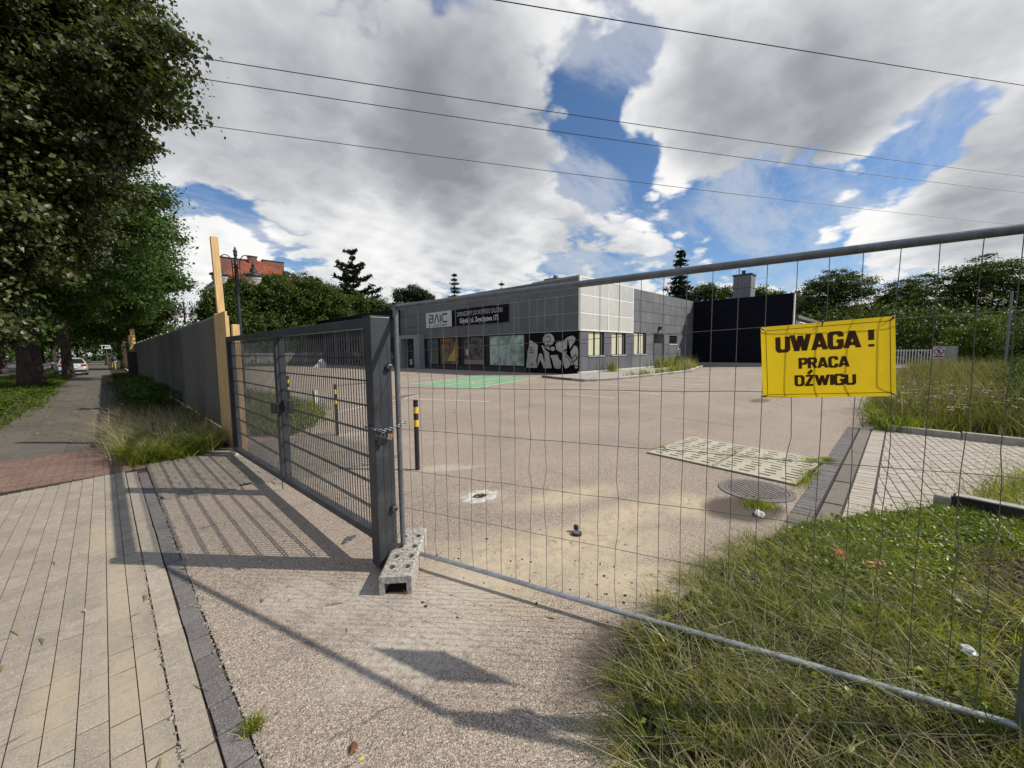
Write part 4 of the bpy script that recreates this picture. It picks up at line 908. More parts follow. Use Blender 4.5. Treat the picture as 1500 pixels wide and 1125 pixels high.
for z in (.35, 1.7): MB((1.5, 7.98, 0)).box((1.44, 7.86, z), (1.5, 7.92, z + .07)).build('hinge', M_BLACK, hpz)
tag(MB().box((1.42, 7.84, 0), (1.62, 8.10, .05)).build('post_footing', M_CONCL), 'small concrete footing under the gate hinge post', 'footing')

# ------------------------------------------------------------------ temporary fence panel
FA = Vector((1.605, 2.82, 0)); FD = Vector((.2947, -.9556, 0)).normalized(); FN = Vector((-.9556, -.2947, 0))
def fence_panel(name, A, D, label, wires=True, zb0=.10, zb1=.09, zt0=2.045, zt1=2.165, L_=3.42, seed=1):
    t = thing(name, label, 'fence', tuple(A)); rr = random.Random(seed); O_ = tuple(A)
    P = lambda s, z, off=0: tuple(A + D * s + Vector((0, 0, z)) + FN * off)
    sm = lambda mb: mb
    MB(O_).tube([P(0, .02), P(0, 1.0, .004), P(0, zt0 + .02)], .0205, 12).build('upright', M_GALV, t)
    MB(O_).tube([P(L_, -.0), P(L_, zt1 + .02)], .0205, 12).build('upright', M_GALV, t)
    MB(O_).tube([P(0, zt0 + .018), P(0, zt0 + .035)], .024, 12).build('upright_cap', M_BLACK, t)
    n_ = 8; MB(O_).tube([P(L_ * i / n_, zt0 + (zt1 - zt0) * i / n_ + .012 * math.sin(math.pi * i / n_) * 0) for i in range(n_ + 1)], .0205, 12).build('top_rail', M_GALV, t)
    MB(O_).tube([P(L_ * i / n_, zb0 + (zb1 - zb0) * i / n_ + .004 * math.sin(i * 1.3)) for i in range(n_ + 1)], .0165, 12).build('bottom_rail', mat('highlight_galvanised', (.40, .41, .42), .34, .6, var=.25, scale=14), t)  # lighter steel tone paints the highlight along the bottom rail
    if wires:
        S_ = [.104, .219, .337, .451, .56, .672, .791, .911, 1.026, 1.137, 1.248, 1.365, 1.481, 1.6, 1.714, 1.835, 1.954, 2.071, 2.195, 2.314, 2.435, 2.558, 2.68, 2.802, 2.927, 3.053, 3.18, 3.288]
        for s in S_:
            ztop = zt0 + (zt1 - zt0) * s / L_; zs_ = [zb0, .25, .45 + .02 * s, .6, .76 + .024 * s, .92, 1.09 + .02 * s, 1.26, 1.42 + .024 * s, 1.57, 1.70 + .042 * s, 1.88, ztop]; amp = rr.choice([.002, .003, .008, .012])
            MB(O_).tube([P(s + rr.uniform(-1, 1) * amp * (0 if 1.40 < z else 1), z, rr.uniform(-1, 1) * amp) for z in zs_], .0018, 5).build('wire', M_WIRE, t)
        for z, k_ in ((.45, .02), (.76, .024), (1.09, .02), (1.42, .024), (1.70, .042)):
            MB(O_).tube([P(L_ * i / 18, z + k_ * L_ * i / 18 + rr.uniform(-1, 1) * .0035, -.004) for i in range(19)], .0018, 5).build('cross_wire', M_WIRE, t)
    return t
fence_panel('temporary_fence', FA, FD, 'temporary wire fence panel in a steel tube frame, next to the gate')
D2 = Vector((.52, -.854, 0)); fence_panel('temporary_fence', FA + FD * 3.52, D2, 'second temporary fence panel joined beyond the edge', wires=True, zt0=2.15, zt1=2.15, seed=5)
tag(MB().box(tuple(FA + FD * 3.44 + Vector((-.04, -.10, 1.82))), tuple(FA + FD * 3.44 + Vector((.04, .04, 1.90)))).build('coupling_clamp', M_GALV), 'steel clamp coupling the two temporary fence panels', 'clamp')
# hollow concrete foot
ft = Vector((1.265, 2.415, 0)); tv = (Vector((1.70, 2.735, 0)) - ft).normalized(); tp = Vector((-tv.y, tv.x, 0))
fb = bpy.data.objects.new('concrete_foot', None); COL.objects.link(fb); fb.location = (1.27, 2.41, 0); tag(fb, 'hollow concrete fence foot with round holes under the gate post and fence', 'fence foot')
ang = math.atan2(.62, .55); Wb, Lb, Hb = .112, .76, .14
hx = [(.10, -.045), (.10, .045), (.22, -.045), (.22, .045), (.34, .045), (.34, -.045), (.47, .0), (.62, 0)]
# top slab as cells round the holes
def holed(mb, x0, x1, y0, y1, holes, r, z0, z1):
    bmx = bmesh.new(); xs_ = sorted({x0, x1} | {round(a, 3) for h in holes for a in (h[0] - .055, h[0] + .055)}); ys_ = sorted({y0, y1} | {round(a, 3) for h in holes for a in (h[1] - .043, h[1] + .043)})
    for i in range(len(xs_) - 1):
        for j in range(len(ys_) - 1):
            cx_, cy_ = (xs_[i] + xs_[i + 1]) / 2, (ys_[j] + ys_[j + 1]) / 2; hh = [h for h in holes if abs(h[0] - cx_) < .012 and abs(h[1] - cy_) < .012]
            if not hh: mb.box((xs_[i], ys_[j], z0), (xs_[i + 1], ys_[j + 1], z1)); continue
            n_ = 16; h = hh[0]; ci = [(h[0] + r * math.cos(2 * math.pi * (k + .5) / n_), h[1] + r * math.sin(2 * math.pi * (k + .5) / n_)) for k in range(n_)]; sq = []
            for k in range(n_):
                c, s = math.cos(2 * math.pi * (k + .5) / n_), math.sin(2 * math.pi * (k + .5) / n_); m_ = max(abs(c), abs(s)); sq.append((cx_ + c / m_ * (xs_[i + 1] - xs_[i]) / 2, cy_ + s / m_ * (ys_[j + 1] - ys_[j]) / 2))
            vs = [(a, b, z1) for a, b in ci] + [(a, b, z1) for a, b in sq] + [(a, b, z0) for a, b in ci]
            mb.add(vs, [f for k in range(n_) for f in ((k, (k + 1) % n_, (k + 1) % n_ + n_, k + n_)[::-1], (k, k + 2 * n_, (k + 1) % n_ + 2 * n_, (k + 1) % n_)[::-1])])
holes = [(.12, -.055), (.12, .055), (.27, -.055), (.27, .055), (.42, -.055), (.42, .055), (.60, -.055), (.60, .055)]
top = MB(); holed(top, .012, Lb - .012, -Wb + .012, Wb - .012, holes, .031, Hb - .035, Hb); top.build('top_slab', M_CONCF, fb)
sd = MB(); sd.box((.0, -Wb, 0), (Lb, -Wb + .035, Hb - .008)); sd.box((.0, Wb - .035, 0), (Lb, Wb, Hb - .008)); sd.box((.0, -Wb + .035, Hb - .055), (.03, Wb - .035, Hb - .008)); sd.box((Lb - .04, -Wb + .035, 0), (Lb, Wb - .035, Hb - .008))
sd.add([(0, -Wb, Hb - .008), (Lb, -Wb, Hb - .008), (Lb - .012, -Wb + .012, Hb), (.012, -Wb + .012, Hb), (0, Wb, Hb - .008), (Lb, Wb, Hb - .008), (Lb - .012, Wb - .012, Hb), (.012, Wb - .012, Hb)], [(0, 1, 2, 3), (7, 6, 5, 4), (0, 3, 7, 4), (1, 5, 6, 2)])
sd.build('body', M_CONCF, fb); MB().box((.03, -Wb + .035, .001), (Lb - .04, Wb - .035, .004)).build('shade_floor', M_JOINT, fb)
fb.rotation_euler = (0, 0, ang); fb.location = (1.325, 2.455, 0)

# ------------------------------------------------------------------ yellow warning sign on the fence
def FP(s, z, off): return FA + FD * s + Vector((0, 0, z)) + FN * off
sg = thing('warning_sign', 'yellow plastic crane work warning sign tied to the wire fence', 'sign', tuple(FP(2.68, 1.645, .012)))
c0, c1, c2, c3 = FP(2.435, 1.452, .012), FP(2.940, 1.476, .012), FP(2.925, 1.842, .018), FP(2.418, 1.800, .014)
cen = (c0 + c1 + c2 + c3) / 4; ux = ((c1 + c2) - (c0 + c3)).normalized(); uy = ((c2 + c3) - (c0 + c1)).normalized(); uz = ux.cross(uy).normalized(); uy = uz.cross(ux)
MS = Matrix(((ux.x, uy.x, uz.x, cen.x), (ux.y, uy.y, uz.y, cen.y), (ux.z, uy.z, uz.z, cen.z), (0, 0, 0, 1))); sg.matrix_world = MS
SW, SH = .253, .178
mb = MB(); nx_, ny_ = 16, 12; vs = []
for j in range(ny_ + 1):
    for i in range(nx_ + 1):
        u, v = -1 + 2 * i / nx_, -1 + 2 * j / ny_; e_ = max(abs(u) ** 14, abs(v) ** 10); vs.append((u * SW, v * SH, .0016 * math.sin(u * 2.2 + 1) * (1 - v * .4) - .004 * e_))
mb.add(vs, [(j * (nx_ + 1) + i, j * (nx_ + 1) + i + 1, (j + 1) * (nx_ + 1) + i + 1, (j + 1) * (nx_ + 1) + i) for j in range(ny_) for i in range(nx_)]); mb.sm = True
o = mb.build('panel', M_YSIGN, sg)
bm2 = MB()
for a, b in (((-.234, -.162), (.234, -.1595)), ((-.234, .157), (.234, .1595)), ((-.234, -.1595), (-.2315, .157)), ((.2315, -.1595), (.234, .157))): bm2.box((a[0], a[1], .0045), (b[0], b[1], .0052))
bm2.build('border', M_YTEXT, sg)
T = lambda x, y: Matrix.Translation((x, y, .0052))
GL = {'U': (.62, [[(0, 1), (0, .12), (.12, 0), (.5, 0), (.62, .12), (.62, 1)]]), 'W': (1.02, [[None, (0, 1.07), (.27, -.07)], [None, (.27, -.07), (.51, 1.0)], [None, (.51, 1.0), (.75, -.07)], [None, (.75, -.07), (1.02, 1.07)]]), 'A': (.70, [[None, (0, -.07), (.33, 1.07)], [None, (.70, -.07), (.37, 1.07)], [(.16, .22), (.54, .22)]]),
 'G': (.62, [[(.62, .72), (.62, .88), (.5, 1), (.12, 1), (0, .88), (0, .12), (.12, 0), (.5, 0), (.62, .12), (.62, .45), (.36, .45)]]), '!': (.05, [[(.03, 1.04), (.03, .36)], [(.03, .10), (.03, -.07)]]), 'P': (.56, [[(0, -.07), (0, 1), (.44, 1), (.56, .88), (.56, .58), (.44, .46), (.05, .46)]]),
 'R': (.58, [[(0, -.07), (0, 1), (.44, 1), (.56, .88), (.56, .62), (.44, .50), (.05, .50)], [(.34, .46), (.58, -.05)]]), 'C': (.58, [[(.58, .70), (.58, .88), (.46, 1), (.12, 1), (0, .88), (0, .12), (.12, 0), (.46, 0), (.58, .12), (.58, .32)]]),
 'D': (.60, [[(0, 0), (0, 1), (.44, 1), (.60, .84), (.60, .16), (.44, 0), (-.03, 0)]]), 'Z': (.56, [[(0, 1), (.56, 1), (0, 0), (.58, 0)]]), 'Ź': (.56, [[(-.04, 1), (.54, 1), (.02, 0), (.60, 0)], [(.16, 1.20), (.52, 1.62)]]), 'I': (.0, [[(0, 1.07), (0, -.07)]])}
def heavy(word, x0, x1, y0, y1, th=.19):
    tot = sum(GL[c][0] if c in GL else .2 for c in word) + .30 * (len(word) - 1); hgt = (y1 - y0) / (1 + th * .8); sx_ = (x1 - x0) / (tot + th); mb = MB(); x = x0 + sx_ * th / 2; base = y0 + hgt * th * .4; lay = 0
    for c in word:
        if c == ' ': x += sx_ * .5; continue
        w_, st = GL[c]
        for pl in st:
            hz_ = pl[0] is None; pl = pl[1:] if hz_ else pl
            pts = [Vector((x + u * sx_, base + v * hgt)) for u, v in pl]; r = hgt * th * .5
            if hz_:
                h_ = Vector((r * 1.12, 0)); z = .0046 + .00004 * (lay % 9); lay += 1; q4 = [pts[0] + h_, pts[0] - h_, pts[1] - h_, pts[1] + h_]; up_ = pts[1].y > pts[0].y
                mb.add([(a_.x, a_.y, z) for a_ in q4], [(0, 3, 2, 1) if up_ else (0, 1, 2, 3)]); continue
            Lf, Rt = [], []
            for i, p_ in enumerate(pts):
                d0 = (p_ - pts[i - 1]).normalized() if i else None; d1 = (pts[i + 1] - p_).normalized() if i < len(pts) - 1 else None
                wd = lambda d: r * (1.15 if abs(d.y) > .5 else .85)
                if d0 is None or d1 is None:
                    d = d0 or d1; n_ = Vector((-d.y, d.x)) * wd(d); Lf.append(p_ + n_); Rt.append(p_ - n_); continue
                n0, n1 = Vector((-d0.y, d0.x)), Vector((-d1.y, d1.x)); det = d0.x * d1.y - d0.y * d1.x
                for sgn, out_ in ((1, Lf), (-1, Rt)):
                    a0 = p_ + n0 * wd(d0) * sgn; a1 = p_ + n1 * wd(d1) * sgn
                    q_ = a0 + d0 * (((a1 - a0).x * d1.y - (a1 - a0).y * d1.x) / det) if abs(det) > .05 else a0
                    if (q_ - p_).length > r * 2.2: q_ = p_ + (q_ - p_).normalized() * r * 2.2
                    out_.append(q_)
            z = .0046 + .00004 * (lay % 9); lay += 1; k_ = len(pts)
            mb.add([(a_.x, a_.y, z) for a_ in Lf + Rt], [(i, i + k_, i + k_ + 1, i + 1) for i in range(k_ - 1)])
        x += (w_ + .30) * sx_
    o = mb.build('lettering', M_YTEXT, sg); return o
heavy('UWAGA', -.192, .132, .046, .130, .27); heavy('!', .160, .176, .046, .130, .27); heavy('PRACA', -.102, .090, -.039, .015, .27); heavy('DŹWIGU', -.120, .112, -.122, -.068, .27)
for (x, y, dx, dy) in ((-.247, .170, -.012, .008), (.243, .168, .012, .012), (-.247, -.168, -.012, -.004), (.247, -.168, .012, -.006), (-.005, .172, .006, .014)):
    q = MB().tube([(x - dx, y - dy, .007), (x + dx * .2, y + dy * .5, .010), (x + dx, y + dy, -.012), (x - dx * .2, y, -.014)], .0026, 6).build('cable_tie', M_BLACK, sg)
for x, y in ((-.244, .168), (.244, .168), (-.244, -.168), (.244, -.168)): MB().tube([(x, y, .001), (x, y, .0025)], .005, 12).build('eyelet', M_GALV, sg)

# ------------------------------------------------------------------ chain and padlock
chn = thing('chain', 'loop of steel chain tying the gate post to the fence tube', 'chain', (1.5, 2.78, 1.12))
path = [Vector(p) for p in ((1.365, 2.93, 1.13), (1.372, 2.82, 1.13), (1.385, 2.785, 1.125), (1.42, 2.780, 1.112), (1.455, 2.778, 1.108), (1.49, 2.776, 1.112), (1.53, 2.773, 1.118), (1.57, 2.77, 1.128), (1.60, 2.775, 1.135), (1.645, 2.782, 1.142), (1.655, 2.82, 1.14))]
pts = []
for a, b in zip(path, path[1:]):
    n_ = max(1, int((b - a).length / .003)); pts += [a.lerp(b, i / n_) for i in range(n_)]
acc = 0; last = pts[0]; centers = [pts[0]]
for p in pts:
    acc += (p - last).length; last = p
    if acc >= .0185: centers.append(p); acc = 0
for i, (a, b) in enumerate(zip(centers, centers[1:])):
    d = (b - a).normalized(); up = Vector((0, 0, 1)); s_ = d.cross(up).normalized(); u_ = s_.cross(d); 
    if i % 2: s_, u_ = u_, s_
    c = (a + b) / 2; ring = [c + d * (.0135 * math.cos(t)) + s_ * (.0085 * math.sin(t)) for t in [2 * math.pi * k / 12 for k in range(13)]]
    MB((1.5, 2.78, 1.12)).tube(ring, .0026, 6, cap=False).build('link', M_GALV, chn)
for dx, dz, sc_, lab, cm in ((.035, 0, 1.0, 'bare steel padlock hanging on the chain', M_GALV), (-.028, -.01, 1.5, 'larger dark padlock tag hanging at the gate post corner', M_BLACK)):
    pl = thing('padlock', lab, 'padlock', (1.47 + dx, 2.768, 1.10 + dz)); pl.rotation_euler = (0, math.radians(18), 0)
    MB().tube([(-.011 * sc_, 0, -.028), (-.011 * sc_, 0, -.006), (-.006, 0, .004), (.006, 0, .004), (.011 * sc_, 0, -.006), (.011 * sc_, 0, -.028)], .0032, 8).build('shackle', M_GALV, pl)
    MB().box((-.021 * sc_, -.009, -.028 - .042 * sc_), (.021 * sc_, .009, -.028)).build('case', mat('coppery_metal', (.36, .22, .17), .4, .6) if sc_ == 1 else M_BLACK, pl, .003)

# ------------------------------------------------------------------ bollards
def bollard(x, y, label, h=1.0, r=.034):
    t = thing('bollard', label, 'bollard', (x, y, 0), 'black and yellow bollards in the lot')
    for z0, z1, m in ((0, .66 * h, M_BLACK), (.66 * h, .76 * h, M_YEL), (.76 * h, .86 * h, M_BLACK), (.86 * h, .955 * h, M_YEL), (.955 * h, 1.055 * h, M_BLACK)):
        mb = smooth(MB()); mb.tube([(0, 0, z0), (0, 0, z1)], r, 20, cap=False); mb.build('band' if m is M_YEL else 'shaft', m, t)
    MB().tube([(0, 0, 1.055 * h), (0, 0, 1.06 * h)], r * .98, 20).build('cap', M_BLACK, t); return t
bollard(3.07, 4.92, 'black and yellow bollard just right of the gate post, nearest of three', .96)
bollard(3.26, 8.21, 'black and yellow bollard seen through the middle of the gate mesh', 1.0)
bollard(3.50, 12.0, 'black and yellow bollard standing in grass behind the gate lock', 1.02)
tag(MB().box((4.46, 12.85, 0), (4.56, 12.95, .55)).build('marker_stub', M_WHITE), 'small white marker stub at the grass edge inside the lot', 'marker')
tag(MB().tube([(.55, 9.35, 0), (.55, 9.35, .52)], .03, 10).build('short_post', M_BLACK), 'short black post sticking out of the weed clump', 'post')
tag(MB().tube([(.35, 12.0, 0), (.35, 12.0, .62)], .03, 10).build('short_post', M_BLACK), 'short black post in the shade behind the weed clump', 'post')
tag(MB().tube([(37.5, -4.5, 0), (37.5, -4.5, 4.9)], .06, 10).build('metal_pole', M_GALV), 'thin galvanised metal pole in front of the dark trees', 'pole')
t = thing('marker_post', 'small orange and white marker post between weeds and juniper', 'post', (24.4, -2.4, 0)); MB().box((-.09, -.09, 0), (.09, .09, .35)).build('base', M_WHITE, t); MB().box((-.09, -.09, .35), (.09, .09, .95)).build('sleeve', mat('faded_orange', (.50, .22, .12), .6), t)
# kerb stones on the right
kk = thing('far_kerb', 'weathered concrete kerb between light paving and tall weeds', 'kerb', (11, -1, 0)); y = .12
while y > -5:
    x = 11.03 + .17 * (y - .1); MB((11, -1, 0)).prism([(x - .06, y), (x + .08, y), (x - .09, y - .98), (x - .23 + .0, y - .98)], -.02, .13 + random.uniform(-.01, .01)).build('kerb_stone', M_CONC, kk, .01); y -= 1.0
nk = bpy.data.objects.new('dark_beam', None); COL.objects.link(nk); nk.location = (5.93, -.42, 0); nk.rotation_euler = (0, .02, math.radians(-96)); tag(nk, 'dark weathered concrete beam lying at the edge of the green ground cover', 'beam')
for i in range(3): MB().box((.05 + i * 1.02, -.05, .205), (1.0 + i * 1.02, .06, .212)).build('lit_top', M_CONC, nk); MB().box((.03 + i * 1.02, -.07, .0), (1.02 + i * 1.02, .07, .205)).build('beam_length', mat('shaded_concrete', (.025, .023, .021), .9, var=.3, scale=9, bmp=.5, spec=.15, dirt=(.10, .09, .075), dirt_amt=.4), nk, .008)  # pale top slab and darkened sides paint the sunlit top and shaded face
MB().box((-.10, -.075, .02), (.028, .075, .185)).build('pale_end', M_CONC, nk, .02)

# ------------------------------------------------------------------ vegetation builders
def unit(n):
    v = rng.standard_normal((n, 3)); return v / np.linalg.norm(v, axis=1, keepdims=True)
def leaf_quads(P, size, up=0.6, asp=0.62, out=None, jit=0.35):
    """one folded leaf of two triangles-pairs at each point"""
    n = len(P); N = unit(n) * 0.75 + np.array([0, 0, up]);
    if out is not None: N += out * 0.5
    N /= np.linalg.norm(N, axis=1, keepdims=True); D = np.cross(N, unit(n)); D /= np.linalg.norm(D, axis=1, keepdims=True); D[:, 2] -= .25; B = np.cross(N, D)
    s = (size * (1 - jit + 2 * jit * rng.random((n, 1)))); L = D * s; w = B * s * asp * .5; f = N * s * .14
    V = np.stack([P - L * .5, P - L * .05 + w + f, P + L * .5, P - L * .05 - w + f], 1).reshape(-1, 3)
    F = (np.array([[0, 1, 2], [0, 2, 3]])[None] + 4 * np.arange(n)[:, None, None]).reshape(-1, 3); return V, F
def blob_points(blobs, nclump, per, cr, flat=.6, shell=.4):
    B = np.array([b for b in blobs]); w = B[:, 3] ** 2; w /= w.sum(); idx = rng.choice(len(B), nclump, p=w)
    d = unit(nclump); r = rng.random((nclump, 1)) ** shell; C = B[idx, :3] + d * r * B[idx, 3:4] * np.array([1, 1, .85])
    rad = cr * (.6 + .8 * rng.random((nclump, 1, 1))); Q = rng.standard_normal((nclump, per, 3)) * np.array([.5, .5, .5 * flat]) * rad
    P = (C[:, None] + Q).reshape(-1, 3); out = np.repeat(d, per, 0); return P, out, C
def tree(name, label, base, tr, blobs, nclump, per, cr, size, m, cat='tree', group=None, limbs=7, trunk_top=None, flare=1.6, lean=(0, 0), flat=.6, shell=.4, asp=.62):
    t = thing(name, label, cat, base, group); base = Vector(base); mb = smooth(MB(tuple(base)))
    B = sorted(blobs, key=lambda b: -b[3]); top = trunk_top or (sum(b[2] for b in blobs) / len(blobs))
    cxy = Vector((base.x + lean[0], base.y + lean[1]))
    tp = [base + Vector((0, 0, -.1)), base + Vector((0.02, 0, .35)), base + Vector((lean[0] * .2, lean[1] * .2, 1.2)), Vector((base.x + lean[0] * .6, base.y + lean[1] * .6, (base.z + top) * .62)), Vector((cxy.x, cxy.y, top))]
    mb.tube(tp, [tr * flare, tr * 1.18, tr, tr * .72, tr * .35], 12)
    for b in B[:limbs]:
        h0 = .4 + .4 * random.random(); s0 = tp[2].lerp(tp[4], h0); e = Vector(b[:3]); mid = s0.lerp(e, .5) + Vector((random.uniform(-.4, .4), random.uniform(-.4, .4), abs(e.z - s0.z) * .05 + .15))
        mb.tube([s0, mid, e], [tr * .42, tr * .24, tr * .06], 7)
        for _ in range(3):
            d = Vector(unit(1)[0]) * b[3] * .8; mb.tube([mid.lerp(e, random.uniform(.3, 1)), e + d * .5, e + d], [tr * .12, tr * .07, .012], 5)
    mb.build('trunk', M_BARK, t)
    P, out, C = blob_points(blobs, nclump, per, cr, flat, shell); V, F = leaf_quads(P - np.array(base)[None], size, out=out, asp=asp); np_mesh('crown', V, F, m, t); return t
def conifer(name, label, base, h, r, m, tiers=16, per=11, droop=.35, start=.12, bark=True, rough=1.0, top_sparse=0.0):
    t = thing(name, label, 'conifer', base); mb = MB(); mb.tube([(0, 0, -.1), (0, 0, h * .5), (0, 0, h)], [h * .018 + .05, h * .01 + .03, .02], 8); mb.build('trunk', M_BARK, t); Vs = []
    for k in range(tiers):
        f = start + (1 - start) * (k + .3 * random.random()) / tiers; z = h * f; R = r * (1 - f) ** .85 * (1 + rough * random.uniform(-.25, .25)) + .12
        nb = max(4, int(per * (1 - f * .5) * (1 - top_sparse * random.random())))
        for b in range(nb):
            a = 2 * math.pi * (b + random.random() * .8) / nb; L_ = R * random.uniform(.65, 1.12); nseg = max(4, int(L_ / .14))
            s = np.linspace(.05, 1, nseg)[:, None]; p = np.hstack([math.cos(a) * s * L_, math.sin(a) * s * L_, z - droop * L_ * s ** 1.2 + .22 * L_ * s ** 3])
            q = np.repeat(p, 7, 0) + rng.standard_normal((nseg * 7, 3)) * np.array([.10, .10, .05]) * (1 + L_ * .35); Vs.append(q)
    P = np.vstack(Vs); V, F = leaf_quads(P, .085 * max(1, r) + .07, up=.5, asp=.35); np_mesh('crown', V, F, m, t); return t

M_LIME = leaf_mat('lime_leaves', [(0.038, 0.050, 0.014), (0.062, 0.080, 0.022), (0.105, 0.120, 0.038), (0.045, 0.060, 0.018), (0.15, 0.14, 0.045)], .3, .42, spec=.4)
M_LIME2 = leaf_mat('green_leaves', [(0.034, 0.065, 0.015), (0.062, 0.110, 0.024), (0.11, 0.165, 0.036), (0.040, 0.075, 0.018)], .35, .5)
M_HEDGE = leaf_mat('hedge_leaves', [(0.030, 0.052, 0.012), (0.062, 0.100, 0.018), (0.115, 0.155, 0.028), (0.052, 0.085, 0.020)], .3, .5)
M_CON = leaf_mat('fir_needles', [(0.012, 0.026, 0.013), (0.022, 0.042, 0.020), (0.035, 0.055, 0.026)], .1, .6)
M_PINE = leaf_mat('pine_needles', [(0.018, 0.028, 0.012), (0.035, 0.048, 0.018), (0.06, 0.07, 0.03)], .12, .6)
M_OAK = leaf_mat('back_leaves', [(0.032, 0.052, 0.010), (0.075, 0.100, 0.020), (0.16, 0.19, 0.045), (0.042, 0.064, 0.013)], .25, .5)
M_GRASS = leaf_mat('grass_blades', [(0.055, 0.08, 0.012), (0.20, 0.23, 0.035), (0.38, 0.36, 0.09), (0.13, 0.17, 0.022), (0.50, 0.43, 0.20)], .5, .38, patchy=7, spec=.4)
M_GRASSG = leaf_mat('fresh_grass', [(0.13, 0.17, 0.016), (0.27, 0.31, 0.04), (0.42, 0.43, 0.11), (0.07, 0.095, 0.014), (0.33, 0.35, 0.07)], .5, .38, patchy=6, spec=.4)
M_STRAW = leaf_mat('dry_straw', [(0.36, 0.30, 0.16), (0.50, 0.42, 0.25), (0.24, 0.19, 0.10), (0.62, 0.54, 0.36)], .35, .5, spec=.3)
M_HERB = leaf_mat('herb_leaves', [(0.10, 0.14, 0.014), (0.23, 0.28, 0.032), (0.38, 0.42, 0.07), (0.06, 0.09, 0.014)], .45, .38, spec=.45, patchy=5)
M_FLOWER = leaf_mat('white_umbels', [(0.55, 0.53, 0.42), (0.65, 0.63, 0.55)], .2, .7)

def blades(name, P, h, w, m, lean=.5, hv=.5, wind=(0, 0), kind='stuff', curve=1.0, parent=None, z0=None):
    """grass blades bent over, three triangles each"""
    n = len(P); a = rng.random(n) * 2 * math.pi; H = (h if np.isscalar(h) else h) * (1 - hv + 2 * hv * rng.random(n)); le = lean * (.3 + rng.random(n)) * H
    dx, dy = np.cos(a), np.sin(a); dx = dx + wind[0]; dy = dy + wind[1]; b = rng.random(n) * 2 * math.pi; W_ = w * (.6 + .8 * rng.random(n)) / 2; wx, wy = np.cos(b) * W_, np.sin(b) * W_
    Z0 = np.zeros(n) if z0 is None else z0; X, Y = P[:, 0], P[:, 1]
    m1 = (X + dx * le * .30, Y + dy * le * .30, Z0 + H * .55 * (1 - .1 * curve)); m2 = (X + dx * le * 1.0, Y + dy * le * 1.0, Z0 + H * (1 - .25 * curve * rng.random(n)))
    V = np.stack([np.stack([X - wx, Y - wy, Z0 - .01], 1), np.stack([X + wx, Y + wy, Z0 - .01], 1), np.stack([m1[0] - wx * .8, m1[1] - wy * .8, m1[2]], 1), np.stack([m1[0] + wx * .8, m1[1] + wy * .8, m1[2]], 1), np.stack(m2, 1)], 1).reshape(-1, 3)
    F = (np.array([[0, 1, 3], [0, 3, 2], [2, 3, 4]])[None] + 5 * np.arange(n)[:, None, None]).reshape(-1, 3); o = np_mesh(name, V, F, m, parent)
    if kind: o['kind'] = kind
    return o
def tufty(poly, n, ntuft, spread):
    T_ = scatter(poly, ntuft); i = rng.integers(0, ntuft, n); return T_[i] + rng.standard_normal((n, 2)) * spread * (.4 + rng.random((n, 1)))

# ------------------------------------------------------------------ foreground grass bank, right
GE = [(1.40, 0.72), (1.62, 0.84), (2.04, .93), (2.5, .98), (3.0, .94), (3.5, .86), (4.0, .78), (4.6, .60), (5.2, .22), (5.75, -.12), (6.0, -.42), (6.0, -1.2), (9, -1.9), (9, -4.5), (1.0, -4.5), (1.1, -.5)]
# soil mound under the grass
def mound(name, poly, hfun, m, step=.06):
    a = np.array(poly); lo, hi = a.min(0) - step, a.max(0) + step; xs_ = np.arange(lo[0], hi[0], step); ys_ = np.arange(lo[1], hi[1], step); X, Y = np.meshgrid(xs_, ys_); P = np.column_stack([X.ravel(), Y.ravel()])
    ins = in_poly(P, poly).reshape(X.shape); Z = hfun(X, Y); V = np.column_stack([P, Z.ravel()]); nx = len(xs_); F = []
    for j in range(len(ys_) - 1):
        for i in range(nx - 1):
            if ins[j, i] and ins[j, i + 1] and ins[j + 1, i] and ins[j + 1, i + 1]: F.append((j * nx + i, j * nx + i + 1, (j + 1) * nx + i + 1, (j + 1) * nx + i))
    o = np_mesh(name, V, np.array(F), m); o['kind'] = 'structure'; return o
def hz(X, Y): return .012 + .020 * (np.sin(X * 5.1 + Y * 3) + np.sin(Y * 7.3 - X * 2.2)) * .5 + .02
mound('grass_bank_soil', GE, hz, M_TURF2)
near = [(1.40, 0.70), (1.62, 0.82), (2.04, .90), (2.5, .95), (3.0, .92), (3.5, .82), (4.0, .72), (4.6, .5), (4.4, -.4), (3.4, -1.2), (1.2, -1.2), (1.15, -.3)]
bare = (4.35, -.62)
P = tufty(near, 22000, 520, .034); P = P[in_poly(P, GE)]; tag(blades('grass', P, .12, .0066, M_GRASS, 1.2, .65, (-.15, .35), curve=1.3), 'long unmown grass on the bank under the wire fence', 'grass')
P = tufty([(2.4, .9), (3.6, .8), (4.6, .5), (5.3, 0), (5.9, -.5), (5.9, -1.3), (4.2, -1.2), (3.0, -.3)], 19000, 520, .036); keep = ((P[:, 0] - bare[0]) / .85) ** 2 + ((P[:, 1] - bare[1]) / .36) ** 2 > 1 + .5 * rng.random(len(P)); P = P[keep]
blades('grass', P, .11, .0056, M_GRASSG, .9, .6, (0, .2))
P = tufty(near, 2200, 400, .09); P = P[in_poly(P, GE)]; blades('dry_grass', P, .17, .0040, M_STRAW, 1.9, .55, (-.25, .2), curve=1.6)
P = tufty([(1.25, .5), (2.2, .85), (3.0, .8), (3.0, .1), (2.0, -.4), (1.15, -.2)], 1800, 220, .08); blades('dry_grass', P, .14, .004, M_STRAW, 2.2, .5, (.4, .1), curve=1.9)
